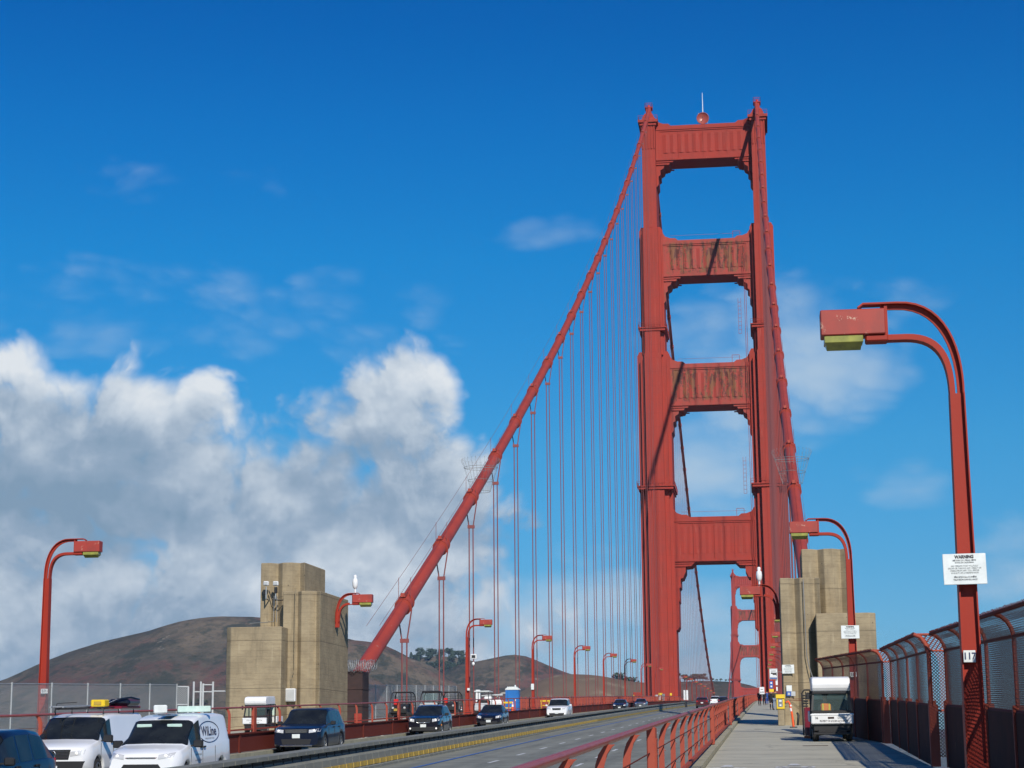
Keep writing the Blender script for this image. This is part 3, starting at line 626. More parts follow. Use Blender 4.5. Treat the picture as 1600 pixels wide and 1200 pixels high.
        if k:
            mb = MB()                                                       # hand line and hoist frame on the strut
            mb.tube([(-e+2, -dep+0.3, Z1+1.3), (e-2, -dep+0.3, Z1+1.3)], 0.035, 4)
            for x in (e-4.3, e-2.5): mb.tube([(x, -dep+0.5, Z1), (x, -dep+0.5, Z1+1.9)], 0.07, 4)
            mb.tube([(e-4.3, -dep+0.5, Z1+1.9), (e-2.5, -dep+0.5, Z1+1.9)], 0.07, 4)
            mb.build('hoist_frame', M_org, st)
    tag(root, label, 'bridge tower'); return root
tw = tower('tall orange steel suspension tower over the road, nearer of the two, with rust-streaked cross struts')
tw.location = (0, TC, 0)
mb = MB()
for x in (9.15, 9.55):                                                        # thin service pipes on the near tower's east leg
    mb.tube([(x, -5.3, 10), (x, -5.3, 126)], 0.06, 5)
for x, z in ((9.5, 62), (9.5, 102)):
    mb.tube([(x-1.3, -6, z), (x-1.3, -6, z+9)], 0.05, 4); mb.tube([(x-2.0, -6, z), (x-2.0, -6, z+9)], 0.05, 4)
    for k in range(9): mb.tube([(x-2.0, -6, z+k), (x-1.3, -6, z+k)], 0.05, 4)
mb.build('service_ladder', M_org, tw)
t2 = copy_tree(tw); t2.location = (0, T2, 0); tag(t2, 'distant orange bridge tower seen through the opening of the nearer tower', 'bridge tower')

d = empty('dish_antenna', (0.0, TC-2.0, 158.0)); tag(d, 'round orange dish antenna on the middle of the top strut', 'dish antenna')
mb = MB(); prof = [(0.02, 0.35)]+[(1.45*sin(a*pi/2/8), 0.35*cos(a*pi/2/8)*1.0) for a in range(1, 9)]
vs = []; n = 28
for i, (r, q) in enumerate([(r, 0.5*(1-(r/1.5)**2)) for r in (0.02, 0.4, 0.8, 1.15, 1.4, 1.52)]):
    for k in range(n): vs.append((r*cos(2*pi*k/n), q-0.2, 1.75+r*sin(2*pi*k/n)))
mb.add(vs, [(i*n+k, (i+1)*n+k, (i+1)*n+(k+1) % n, i*n+(k+1) % n) for i in range(5) for k in range(n)], 0, True)
mb.tube([(1.52*cos(2*pi*k/24), -0.2, 1.75+1.52*sin(2*pi*k/24)) for k in range(25)], 0.09, 6)
mb.build('dish', M_rail, d); mb = MB(); mb.tube([(0, 0.3, 0), (0, 0.3, 1.7)], 0.16, 8); mb.box(-0.5, 0.5, 0, 0.6, -0.3, 0.1); mb.build('mount', M_org, d)
mb = MB(); mb.tube([(0, -0.25, 1.75), (0, -1.0, 1.75)], 0.05, 6); mb.cyl((0, -1.15, 1.75), 0.12, 0.2, 'y', 8); mb.build('feed_horn', M_dark, d)
d = empty('mast_antenna', (0.0, TC, 157.6)); tag(d, 'thin pale whip mast rising behind the dish on the top strut', 'antenna mast')
mb = MB(); mb.tube([(0, 0, 0), (0, 0, 6.5), (0, 0, 9.8)], [0.13, 0.11, 0.06], 6); mb.build('mast', M_white, d)
mb = MB(); mb.tube([(-1.1, 0, 0), (-1.1, 0, 4.4)], 0.06, 5); mb.tube([(1.2, 0, 0), (1.2, 0, 3.4)], 0.06, 5); mb.build('whip', M_galv, d)

# ------------------------------------------------------------------ main cables
SAG = [(104, 1.2), (116.5, 6.0), (128.7, 10.6), (144, 16.1), (160, 21.9), (175, 27.4), (191.5, 33.6), (205, 39.4), (224.2, 47.2), (243, 55.4), (262.5, 63.9), (283, 72.6), (304.2, 81.9), (324, 91.2), (343.8, 100.6), (364, 110.5), (384.3, 120.6), (403, 130.2), (422.4, 140.6), (436, 148.2), (449.4, 155.6), (459, 160.6), (464, 162.6), (468, 163.0)]
_n = 24.0*0+1
def cab(y):
    if y <= 104: return 1.2-(104-y)*0.38
    if y <= 468:                                                          # least-squares parabola through the side span
        t = (y-104)/364.0; return CA+CB*t+CC*t*t
    t = (y-468)/1280.0
    if t <= 1: return 163.0-143.3*4*t*(1-t)
    return 163.0-(y-1748)*0.47
import numpy as _np
_t = _np.array([(y-104)/364.0 for y, z in SAG[:-3]]+[1.0]*4); _z = _np.array([z for y, z in SAG[:-3]]+[163.0]*4)
CC, CB, CA = [float(v) for v in _np.polyfit(_t, _z, 2)]
SUSP = [128.7+15.24*k for k in range(22)]
MAINS = [468+15.24*k+8 for k in range(1, 83)]
def cable(s, label):
    X = s*13.72; root = empty('main_cable', (X, 468, 0)); tag(root, label, 'suspension cable')
    ys = [113.5]+[118+6*i for i in range(59)]+[468]; ys = sorted(set([y for y in ys if y <= 468])); 
    mb = MB(); mb.tube([(0, y-468, cab(y)) for y in ys], 0.47, 14); mb.build('side_span_cable', M_cable, root)
    ys = [468+16*i for i in range(81)]; mb = MB(); mb.tube([(0, y-468, cab(y)) for y in ys], 0.47, 10); mb.build('main_span_cable', M_cable, root)
    mb = MB(); mb.tube([(0, y-468, cab(y)) for y in (1748, 1850, 1950, 2080)], 0.47, 8); mb.build('far_span_cable', M_cable, root)
    for y in SUSP+MAINS[:60]:
        sl = Vector((0, 1, (cab(y+1)-cab(y-1))/2)).normalized(); c = Vector((0, y-468, cab(y)))
        mb = MB(); mb.tube([-sl*0.75, -sl*0.5, sl*0.5, sl*0.75], [0.49, 0.565, 0.565, 0.49], 14)
        for q in (-0.55, 0.55): mb.tube([sl*(q-0.07), sl*(q+0.07)], 0.61, 14)
        up = Vector((0, -sl.z, sl.y)); a = up*0.62
        mb.box(-0.16, 0.16, a.y-0.45, a.y+0.45, a.z-0.12, a.z+0.16)
        mb.build('cable_band', M_cable, root, c)
    mb = MB()                                                            # hand ropes with their little posts
    for q in (-0.42, 0.42):
        ys = [118+7.62*i for i in range(45)]; mb.tube([(q, y-468, cab(y)+1.75) for y in ys], 0.012, 4)
    for y in SUSP:
        for q in (-0.42, 0.42): mb.tube([(q, y-468, cab(y)+0.3), (q, y-468, cab(y)+1.85)], 0.022, 4)
    mb.build('hand_rope', M_rope, root)
    return root
cable(-1, 'thick orange main cable climbing from behind the left concrete pylon to the tower')
cable(1, 'thick orange main cable with peeling paint climbing from behind the right concrete pylon')

def suspender(y, s, near):
    """one suspender: two rope legs, a spreader under the cable and sockets at the deck"""
    X = s*13.72; z0 = g(y)-2.6; z1 = cab(y)-0.3; L = z1-z0
    root = empty('suspender', (X, y, z0)); zs = max(1.0, L-(2.2 if near else 1.6)); r = 0.052 if near else 0.055
    for q in (-0.17, 0.17):
        mb = MB(); mb.tube([(q, 0, 0), (q, 0, zs), (q*2.9, 0, L-0.1), (q*2.9, 0, L+0.35)], r, 5 if near else 4); mb.build('rope', M_rope, root)
    if near:
        mb = MB(); mb.box(-0.30, 0.30, -0.08, 0.08, zs-0.12, zs+0.16); mb.build('spreader', M_rope, root)
    return root
for k, y in enumerate(SUSP):
    r = suspender(y, -1, True)
    tag(r, f'thin orange suspender ropes under the left cable, {ORD[k]} from the left pylon', 'suspender', 'suspenders of the left side span')
for k, y in enumerate(SUSP[:21]):
    tag(suspender(y, 1, True), 'orange suspender ropes under the right cable, behind the right pylon and lamps', 'suspender', 'suspenders of the right side span')
for k, y in enumerate(MAINS[:62]):
    if 484 < y < 1250: tag(suspender(y, -1, False), 'hair-thin suspender ropes hanging beyond the tower, left of the dark sloping cable', 'suspender', 'suspenders beyond the tower on the left')
for k, y in enumerate(MAINS[:30:1]):
    tag(suspender(y, 1, False), 'suspender ropes beyond the tower on the right, mostly hidden behind its right leg', 'suspender', 'suspenders beyond the tower on the right')

# wind-cage guards round the cables
for s, lb in ((-1, 'fan-shaped cage of thin rods round the left cable, low on the slope'), (1, 'fan-shaped cage of thin rods round the right cable beside the tower leg')):
    y = 165.0; root = empty('cable_guard', (s*13.72, y, cab(y)-0.9)); tag(root, lb, 'cable guard')
    mb = MB(); n = 26
    for k in range(n):
        a = 2*pi*k/n; c, q = cos(a), sin(a)
        mb.tube([(0.85*c, 0.9*q, 0), (1.55*c, 1.6*q, 2.35), (1.75*c, 1.8*q, 2.75), (1.68*c, 1.75*q, 2.95), (1.58*c, 1.62*q, 2.85)], 0.010, 4)
    mb.build('rods', M_midgrey, root); mb = MB()
    for (r, z) in ((0.85, 0), (1.5, 2.15), (1.15, 1.0)): mb.tube([(r*cos(2*pi*k/28), r*1.04*sin(2*pi*k/28), z) for k in range(29)], 0.018, 5)
    mb.tube([(-1.5, 0, 2.15), (1.5, 0, 2.15)], 0.03, 4); mb.build('hoops', M_midgrey, root)

# ------------------------------------------------------------------ concrete pylons
def pylon(s, label, wing, body, upper, base):
    root = empty('concrete_pylon', (s*13.5, 96, base)); tag(root, label, 'pylon')
    ox, oy = s*13.5, 96
    def blk(name, poly, z0, z1, chs):
        mb = MB(); mb.prism([(x-ox, y-oy) for x, y in poly], z0-base, z1-base, 'z')
        for (xa, xb, ya, yb, zz) in chs: pass
        return mb.build(name, M_conc, root, bevel=0.045)
    def pleats(x0, x1, yf, yb, n=2, d=0.32, taper=0.0):
        """front edge folded into shallow vertical pleats, from x0 to x1 (x increasing)"""
        p = []; w = (x1-x0)/n
        for i in range(n):
            a = x0+w*i; p += [(a, yf), (a+w*0.42, yf), (a+w*0.72, yf+d)]
        p += [(x1, yf+d*0.25)]; q = [(x1+ (0.12 if s < 0 else 0.1), yb), (x0, yb)]
        return p+q
    wx0, wx1, wyf, wz = wing; bx0, bx1, byf, bz = body; ux0, ux1, uyf, uz = upper
    w = blk('wing', [(wx0, wyf+0.3), (wx0+0.3, wyf), (wx1, wyf), (wx1, byf+6), (wx0, byf+6)] if s < 0 else [(wx0, wyf), (wx1-0.3, wyf), (wx1, wyf+0.3), (wx1, byf+9), (wx0, byf+9)], base, wz, [])
    b = blk('shaft', pleats(bx0, bx1, byf, byf+6.1), base, bz, [])
    u = blk('top_block', pleats(ux0, ux1, uyf, uyf+4.2, 2, 0.36), base, uz, [])
    return root
PW, PE = WALK+g(92), WALK+g(90)
pylon(-1, 'stepped concrete pylon left of the road with a dark lamp shadow on its flank', (-15.85, -12.97, 92.0, 6.3), (-13.25, -11.35, 93.3, 8.15), (-14.75, -12.46, 94.5, 9.72), PW-0.3)
pylon(1, 'stepped concrete pylon at right with white signs and a yellow call box', (13.18, 15.98, 91.05, 6.41), (11.55, 13.45, 92.0, 8.2), (12.7, 14.9, 95.0, 9.88), PE-0.3)

# fittings on the left pylon
def at_obj(name, px, py, Y, label, cat, rz=0.0, group=None):
    p = at(px, py, Y); r = empty(name, p, rz); tag(r, label, cat, group); return r
def floodlight(px, py, Y, label):
    r = at_obj('floodlight', px, py, Y, label, 'floodlight', group='floodlights on the left pylon')
    mb = MB(); mb.tube([(0, 0, -0.75), (0, 0, -0.15)], 0.035, 6); mb.tube([(0, 0.0, -0.75), (0, 0.6, -0.8)], 0.035, 6); mb.build('bracket', M_galv, r)
    mb = MB(); mb.bbox(-0.13, 0.13, -0.10, 0.12, -0.10, 0.12, 0.03); mb.build('housing', M_white, r); mb = MB(); mb.bbox(-0.1, 0.1, -0.12, -0.10, -0.07, 0.09, 0.005); mb.build('lens', M_ltgrey, r)
floodlight(416, 912, 93.9, 'small white floodlight on the left pylon, left of the pair'); floodlight(431, 912, 93.9, 'small white floodlight on the left pylon, right of the pair')
r = at_obj('junction_box', 414, 926, 94.2, 'small black box with cable hung on the upper left pylon face', 'junction box')
mb = MB(); mb.bbox(-0.09, 0.09, -0.1, 0.1, -0.12, 0.10, 0.02); mb.build('box', M_black, r)
mb = MB(); mb.tube([(0.2, 0, 0.1), (0.4, 0, -0.4), (1.3, -0.1, -0.4), (1.45, -0.15, -0.1)], 0.03, 5); mb.build('cable', M_black, r)
r = at_obj('junction_box', 431, 922, 93.9, 'black box on a long conduit running down the left pylon', 'junction box')
mb = MB(); mb.bbox(-0.07, 0.07, -0.09, 0.09, -0.15, 0.15, 0.02); mb.build('box', M_black, r)
mb = MB(); mb.tube([(-0.08, -0.02, -0.3), (-0.08, -0.02, -1.6), (-1.0, -1.2, -1.75)], 0.02, 5); mb.tube([(0.05, 0.05, -0.3), (0.05, 0.05, -1.62)], 0.018, 5); mb.build('conduit', M_midgrey, r)
r = at_obj('electrical_cabinet', 454, 1086, 93.1, 'white electrical cabinet fixed low on the left pylon', 'electrical cabinet')
mb = MB(); mb.bbox(-0.26, 0.26, -0.12, 0.16, -0.32, 0.32, 0.03); mb.build('cabinet', M_white, r)
mb = MB(); mb.bbox(-0.22, 0.22, -0.135, -0.12, -0.28, 0.28, 0.005); mb.build('door', M_ltgrey, r)
mb = MB(); mb.tube([(0.05, 0, 0.3), (0.05, -0.02, 0.9), (0.17, 0, 1.3), (0.17, 0.02, 5.3)], 0.016, 5); mb.build('conduit', M_conc, r)

# ------------------------------------------------------------------ street lamps
def bez(p0, p1, p2, p3, n=14): return [((1-t)**3*p0[0]+3*(1-t)**2*t*p1[0]+3*(1-t)*t*t*p2[0]+t**3*p3[0], (1-t)**3*p0[1]+3*(1-t)**2*t*p1[1]+3*(1-t)*t*t*p2[1]+t**3*p3[1]) for t in [i/n for i in range(n+1)]]
def strip(mb, pts, w, d):
    """flat bar following pts (x, z): thickness w in the plane of the curve, depth d along y"""
    L = []; Rr = []
    for i, p in enumerate(pts):
        a = pts[max(0, i-1)]; b = pts[min(len(pts)-1, i+1)]; tx, tz = b[0]-a[0], b[1]-a[1]; l = sqrt(tx*tx+tz*tz) or 1; nx, nz = -tz/l, tx/l
        ww = w[i] if hasattr(w, '__len__') else w; L.append((p[0]+nx*ww/2, p[1]+nz*ww/2)); Rr.append((p[0]-nx*ww/2, p[1]-nz*ww/2))
    for i in range(len(pts)-1):
        a, b, c, e = L[i], L[i+1], Rr[i+1], Rr[i]; h = d/2
        mb.add([(a[0], -h, a[1]), (b[0], -h, b[1]), (c[0], -h, c[1]), (e[0], -h, e[1]), (a[0], h, a[1]), (b[0], h, b[1]), (c[0], h, c[1]), (e[0], h, e[1])],
               [(0, 1, 2, 3), (7, 6, 5, 4), (0, 4, 5, 1), (2, 6, 7, 3)] + ([(0, 3, 7, 4)] if i == 0 else []) + ([(1, 5, 6, 2)] if i == len(pts)-2 else []))
def lamp_head(root, x, z):
    """boxy luminaire whose fixed end is at x; reaches towards -x"""
    mb = MB(); mb.bbox(x-1.03, x, -0.20, 0.20, z-0.02, z+0.40, 0.015); h = mb.build('luminaire', M_hous, root)
    mb = MB(); mb.bbox(x-0.32, x+0.04, -0.15, 0.15, z-0.13, z-0.02, 0.02); mb.build('ballast_cover', M_org2, h)
    mb = MB(); mb.bbox(x-0.98, x-0.36, -0.17, 0.17, z-0.14, z-0.021, 0.01); mb.add([(x-0.96, -0.16, z-0.14), (x-0.38, -0.16, z-0.14), (x-0.40, 0, z-0.24), (x-0.94, 0, z-0.24), (x-0.96, 0.16, z-0.14), (x-0.38, 0.16, z-0.14)], [(0, 1, 2, 3), (3, 2, 5, 4), (0, 3, 4), (1, 5, 2)]); mb.build('diffuser', M_ylens, h)
def street_lamp(m=None):
    root = empty('street_lamp'); m = m or M_org2; mb = MB()
    # tapering H-section pole: web plate between two flanges
    zs = [0.0, 1.5, 3.5, 5.2, 6.35]
    for side in (-1, 1):
        strip(mb, [(side*(0.155-0.006*z*1.3), z) for z in zs], 0.022, 0.30)
    strip(mb, [(0, z) for z in zs], [2*(0.145-0.0078*z) for z in zs], 0.10)
    mb.bbox(-0.30, 0.30, -0.30, 0.30, 0.0, 0.05, 0.01); mb.prism([(-0.24, 0.05), (-0.15, 0.55), (0.15, 0.55), (0.24, 0.05)], -0.19, 0.19, 'y')
    mb.build('pole', m, root)
    mb = MB()
    strip(mb, bez((0.10, 6.3), (0.13, 7.05), (-0.10, 7.88), (-0.88, 7.86))+[(-1.42, 7.86), (-1.50, 7.80)], 0.030, 0.24)
    strip(mb, [(p[0]-0.04, p[1]-0.045) for p in bez((0.10, 6.3), (0.13, 7.05), (-0.10, 7.88), (-0.88, 7.86))+[(-1.10, 7.86)]], 0.10, 0.05)
    strip(mb, bez((-0.10, 6.3), (-0.10, 6.9), (-0.24, 7.26), (-0.78, 7.26))+[(-1.24, 7.26), (-1.34, 7.33)], 0.030, 0.24)
    strip(mb, [(p[0]+0.03, p[1]+0.045) for p in bez((-0.10, 6.3), (-0.10, 6.9), (-0.24, 7.26), (-0.78, 7.26))+[(-1.10, 7.26)]], 0.10, 0.05)
    strip(mb, [(-1.06, 7.27), (-1.06, 7.85)], 0.05, 0.16)
    mb.build('arm', m, root); lamp_head(root, -1.08, 7.36)
    return root
M_orgL = M_org2
lamp0 = street_lamp()
def put_lamp(o, x, y, flip, label, scale=1.0):
    o.location = (x, y, g(y)+WALK); o.rotation_euler = (0, 0, pi if flip else 0); o.scale = (scale,)*3
    tag(o, label, 'street lamp', 'arched street lamps along the bridge'); return o
used0 = [False]
def lamp(x, y, flip, label, scale=1.0):
    if not used0[0]: used0[0] = True; return put_lamp(lamp0, x, y, flip, label, scale)
    return put_lamp(copy_tree(lamp0), x, y, flip, label, scale)
L117 = lamp(13.83, 30.4, False, 'tall red arched street lamp with a white warning sign, nearest on the right')
L115 = lamp(13.86, 70.0, False, 'red arched street lamp right behind the white utility cart in front of the right pylon')
lamp(-16.02, 68.5, True, 'red arched street lamp at the far left, behind the white van', 0.97)
LY = [157+45.72*i for i in range(7)]
wl = ['red street lamp with a camera on its pole, first beyond the left pylon', 'red street lamp with a white plate on its pole, second beyond the left pylon', 'red street lamp above the white car, third beyond the left pylon', 'red street lamp above the black car, fourth beyond the left pylon', 'red street lamp just left of the tower leg, fifth beyond the left pylon', 'small red street lamp against the left tower leg, sixth beyond the left pylon', 'small red street lamp at the foot of the left tower leg']
for y, lb in zip(LY, wl): lamp(-13.75, y, True, lb)
lb0 = ['street lamp beside the right tower leg, uppermost in the row', 'street lamp beside the right tower leg, second from the top in the row', 'street lamp beside the right tower leg, third from the top in the row', 'street lamp beside the right tower leg, fourth from the top in the row', 'street lamp beside the right tower leg, fifth from the top in the row', 'street lamp beside the right tower leg, sixth from the top in the row', 'street lamp beside the right tower leg, lowest of the row']
for y, lb in zip(LY, lb0): lamp(13.75, y, False, lb)
for i in range(9):
    y = 522.5+45.72*i
    lamp(-13.75, y, True, ('dark street lamp just right of the left tower leg' if i == 0 else f'small street lamp beyond the tower, {ORD[i-1]} right of the dark lamp'))
def wall_lamp(s, x, y, z, label):
    root = empty('wall_lamp', (x, y, z), pi if s < 0 else 0); tag(root, label, 'wall lamp')
    mb = MB()   # wall at x=0, reach towards -x
    strip(mb, bez((0.02, 0.0), (0.05, 0.75), (-0.10, 1.52), (-0.78, 1.50))+[(-1.15, 1.50), (-1.22, 1.44)], 0.030, 0.24)
    strip(mb, bez((-0.14, 0.0), (-0.14, 0.55), (-0.26, 0.92), (-0.72, 0.92))+[(-1.05, 0.92)], 0.030, 0.24)
    strip(mb, [(p[0]-0.04, p[1]-0.045) for p in bez((0.02, 0.0), (0.05, 0.75), (-0.10, 1.52), (-0.78, 1.50))], 0.11, 0.05); strip(mb, [(p[0]+0.02, p[1]+0.045) for p in bez((-0.14, 0.0), (-0.14, 0.55), (-0.26, 0.92), (-0.72, 0.92))], 0.11, 0.05)
    strip(mb, [(-0.06, -0.25), (-0.06, 0.55)], 0.22, 0.10); strip(mb, [(-0.86, 0.93), (-0.86, 1.49)], 0.05, 0.16)
    mb.build('arm', M_org2, root); lamp_head(root, -0.88, 1.02)
    return root
wall_lamp(-1, -11.22, 96.5, 6.75, 'red curved wall lamp on the flank of the left pylon')
wall_lamp(1, 11.50, 96.5, 6.78, 'rusty curved wall lamp on the flank of the right pylon')
def dome_cam(px, py, Y, label):
    r = at_obj('dome_camera', px, py, Y, label, 'dome camera')
    mb = MB(); mb.lathe([(0.0, 0.40), (0.07, 0.38), (0.10, 0.30), (0.07, 0.22), (0.13, 0.15), (0.155, 0.0), (0.14, -0.18), (0.08, -0.32), (0.0, -0.36)], n=16); mb.build('dome', M_white, r)
    mb = MB(); mb.cyl((0, 0, -0.62), 0.05, 0.30, n=8); mb.build('stem', M_white, r)
dome_cam(555, 910, 96.5, 'white dome camera standing on the left wall lamp'); dome_cam(1186, 898, 96.5, 'white dome camera standing on the right wall lamp')

# plates and cameras on the lamps
def sign_plate(name, x, y, z, w, h, label, cat, m=M_sign, rim=True, t=0.02):
    r = empty(name, (x, y, z)); tag(r, label, cat)
    mb = MB(); mb.bbox(-w/2, w/2, 0, t, -h/2, h/2, 0.006); mb.build('plate', m, r)
    return r
WARN = [('WARNING', 0.060, 0.188, 0.003, M_dark), ('SECTION 219.1 PENAL CODE', 0.028, 0.135, 0, M_greytext), ('STATE OF CALIFORNIA', 0.028, 0.100, 0, M_greytext), ('ANY PERSON WHO WILLFULLY', 0.030, 0.048, 0, M_palet), ('DROPS OR THROWS ANY OBJECT OR', 0.030, 0.012, 0, M_palet), ('MISSILE FROM ANY TOLL BRIDGE', 0.030, -0.024, 0, M_palet), ('IS GUILTY OF A MISDEMEANOR', 0.030, -0.060, 0, M_palet), ('THIS SIDEWALK IS UNDER', 0.030, -0.125, 0, M_greytext), ('TELEVISION SURVEILLANCE', 0.030, -0.165, 0, M_greytext)]
def warning(x, y, z, label, sc=1.0):
    r = sign_plate('warning_sign', x, y, z, 0.66*sc, 0.48*sc, label, 'sign')
    for body, size, dz, b, m in WARN: text(body, size*sc*1.15, m, r, 'lettering', (0, -0.004, dz*sc), (pi/2, 0, 0), bold=b*sc, sx=0.86)
    mb = MB()
    for a in (-0.15, 0.13):
        for b in (0.14, -0.115): mb.cyl((a*sc, -0.012, b*sc), 0.011, 0.012, 'y', 10)
    mb.build('bolt', M_midgrey, r)
    return r
p = at(1507.5, 889, 30.1); w = warning(p.x, p.y, p.z, 'white WARNING sign with lettering on the nearest right lamp pole'); w.rotation_euler = (0, radians(-0.6), 0)
p = at(1328.5, 987.5, 69.7); warning(p.x, p.y, p.z, 'white WARNING sign on the lamp pole behind the utility cart', 0.98)
p = at(1231.5, 1045.5, 91.85); warning(p.x, p.y, p.z, 'white WARNING sign on the wall of the right pylon', 0.86)
def number(px, py, Y, body, w, h, label):
    p = at(px, py, Y); r = sign_plate('number_plate', p.x, p.y, p.z, w, h, label, 'number plate'); text(body, h*0.78, M_letter, r, 'lettering', (0, -0.004, 0), bold=0.004, sx=0.9)
number(1515, 1025.5, 30.2, '117', 0.185, 0.185, 'white plate with the number 117 on the nearest right lamp pole')
number(1333.5, 1054, 69.8, '115', 0.24, 0.17, 'white plate with the number 115 on the lamp pole behind the utility cart')
number(69, 1080, 68.3, '116', 0.27, 0.18, 'small white number plate on the far left lamp pole')
number(832, 1073, 202.5, ' ', 0.32, 0.62, 'white plate on the second lamp pole beyond the left pylon')
number(732, 1077, 156.7, ' ', 0.2, 0.2, 'small white plate on the first lamp pole beyond the left pylon')
number(898, 1080, 248.4, ' ', 0.24, 0.24, 'tiny white plate on the third lamp pole beyond the left pylon')
r = at_obj('camera_box', 739.5, 1026, 156.6, 'white camera box strapped to the first lamp pole beyond the left pylon', 'camera box')
mb = MB(); mb.bbox(-0.22, 0.3, -0.15, 0.15, -0.2, 0.2, 0.03); mb.build('housing', M_white, r); mb = MB(); mb.bbox(-0.12, 0.2, -0.18, -0.15, -0.12, 0.12, 0.01); mb.build('screen', M_black, r)
mb = MB(); mb.lathe([(0, -0.75), (0.12, -0.65), (0.12, -0.5), (0, -0.42)], n=12); mb.build('dome', M_white, r)
p = at(1336, 1125, 69.6); r = sign_plate('round_symbol_sign', p.x, p.y, p.z, 0.26, 0.29, 'small white sign with a blue round symbol low on the second right lamp pole', 'sign')
mb = MB(); mb.cyl((0, -0.006, 0.02), 0.09, 0.006, 'y', 20); mb.build('blue_disc', M_blues, r)
mb = MB(); mb.box(-0.04, 0.01, -0.012, -0.006, -0.02, 0.07); mb.box(0.01, 0.05, -0.011, -0.006, 0.0, 0.02); mb.build('symbol', M_white, r)

# signs beyond and beside the right pylon
def post_sign(px, py, Y, w, h, m, label, marks=None, post=True, cat='sign'):
    p = at(px, py, Y); r = sign_plate('walkway_sign', p.x, p.y, p.z, w, h, label, cat, m)
    if post:
        zb = g(Y)+WALK-p.z; mb = MB(); mb.tube([(0, 0.05, zb), (0, 0.05, h/2)], 0.03, 6); mb.build('post', M_galv, r)
    return r
r = post_sign(1208.5, 1053, 91.3, 0.38, 0.50, M_ltgrey, 'grey and white sign with a camera pictogram beside the right pylon', post=False)
mb = MB(); mb.bbox(-0.165, 0.165, -0.006, 0, -0.14, 0.2, 0.003); mb.build('white_field', M_white, r)
mb = MB(); mb.box(-0.04, 0.12, -0.012, -0.006, -0.05, 0.06); mb.box(-0.12, -0.04, -0.012, -0.006, 0.0, 0.07); mb.box(0.12, 0.15, -0.012, -0.006, -0.09, 0.07); mb.box(-0.12, 0.12, -0.012, -0.006, 0.12, 0.15); mb.build('camera_pictogram', M_dark, r)
mb = MB(); mb.box(-0.165, 0.165, -0.012, -0.004, -0.225, -0.18); mb.build('caption_bar', M_blues, r)
mb = MB(); mb.tube([(0.1, 0.03, 0.1), (0.45, 0.6, 0.1)], 0.015, 5); mb.build('bracket', M_galv, r)
r = post_sign(1205, 1070, 91.32, 0.16, 0.35, M_blues, 'blue sign under the camera sign by the right pylon', post=False)
mb = MB()
for z in (0.08, -0.08): mb.box(-0.035, 0.045, -0.006, 0, z-0.035, z+0.04)
mb.build('white_symbol', M_white, r)
post_sign(1205.5, 1079, 91.3, 0.21, 0.14, M_yel, 'small yellow sign under the blue sign by the right pylon', post=False)
post_sign(1213.5, 1066, 91.4, 0.10, 0.27, M_white, 'narrow white sign hugging the edge of the right pylon, upper one', post=False)
post_sign(1214, 1076.5, 91.4, 0.07, 0.19, M_white, 'narrow white sign hugging the edge of the right pylon, lower one', post=False)
r = post_sign(1190.5, 1079, 225, 0.55, 0.82, M_white, 'white notice on a post at the narrow end of the right walkway')
mb = MB(); mb.box(-0.17, -0.06, -0.008, 0, -0.28, -0.12); mb.box(0.06, 0.17, -0.008, 0, -0.28, -0.10); mb.box(-0.15, 0.15, -0.008, 0, 0.1, 0.16); mb.build('symbol', M_dark, r)
post_sign(1233, 1075.5, 91.88, 0.26, 0.28, M_sign, 'small white notice on the wall of the right pylon', post=False)
r = post_sign(1232.5, 1084, 91.88, 0.22, 0.22, M_blues, 'blue square sign on the wall of the right pylon', post=False)
mb = MB(); mb.box(-0.05, 0.06, -0.006, 0, -0.06, 0.05); mb.build('symbol', M_ltgrey, r)
post_sign(1239.5, 1084, 91.9, 0.20, 0.22, M_ltgrey, 'grey square plate on the right pylon beside the blue sign', post=False)

r = at_obj('call_box', 1219.5, 1096.5, 91.0, 'yellow emergency call box at the corner of the right pylon', 'call box')
mb = MB(); mb.bbox(-0.19, 0.19, 0.0, 0.34, -0.34, 0.16, 0.02); mb.prism([(-0.06, 0.16), (-0.06, 0.34), (0.40, 0.34), (0.40, 0.22)], -0.21, 0.21, 'x'); mb.build('housing', M_yel, r)
mb = MB(); mb.bbox(-0.12, 0.10, -0.012, 0.0, -0.24, 0.14, 0.01); mb.build('panel', M_midgrey, r)
mb = MB(); mb.bbox(-0.06, 0.05, -0.022, -0.012, 0.0, 0.08, 0.004); mb.box(-0.05, 0.04, -0.022, -0.013, -0.2, -0.12); mb.build('handset', M_white, r)
mb = MB(); mb.bbox(-0.14, 0.16, 0.05, 0.30, WALK+g(91)-r.location.z, -0.34, 0.02); mb.build('pedestal', M_conc, r)
r = at_obj('delineator_post', 1240, 1137, 86.2, 'bent orange traffic post standing by the right pylon', 'traffic post'); r.location.z = g(86.2)+WALK
mb = MB(); mb.tube([(0, 0, 0.04), (-0.05, 0, 0.6), (-0.13, 0, 1.05), (-0.2, 0, 1.16), (-0.3, 0, 1.1)], [0.055, 0.05, 0.05, 0.045, 0.04], 10); mb.build('tube', M_cone, r)
mb = MB(); mb.tube([(-0.075, 0, 0.72), (-0.10, 0, 0.86)], 0.053, 10); mb.tube([(-0.085, 0, 0.93), (-0.115, 0, 0.99)], 0.053, 10); mb.build('reflective_band', M_white, r)
mb = MB(); mb.cyl((0, 0, 0), 0.17, 0.04, n=16); mb.build('base', M_black, r)
r = at_obj('wall_hydrant', 1246, 1121, 91.6, 'small black valve and hose low on the right pylon', 'valve'); mb = MB(); mb.tube([(0, 0, 0.2), (0.05, -0.1, 0.1), (0.02, -0.12, -0.2), (0.0, 0, -0.35)], 0.055, 8); mb.build('hose', M_black, r)
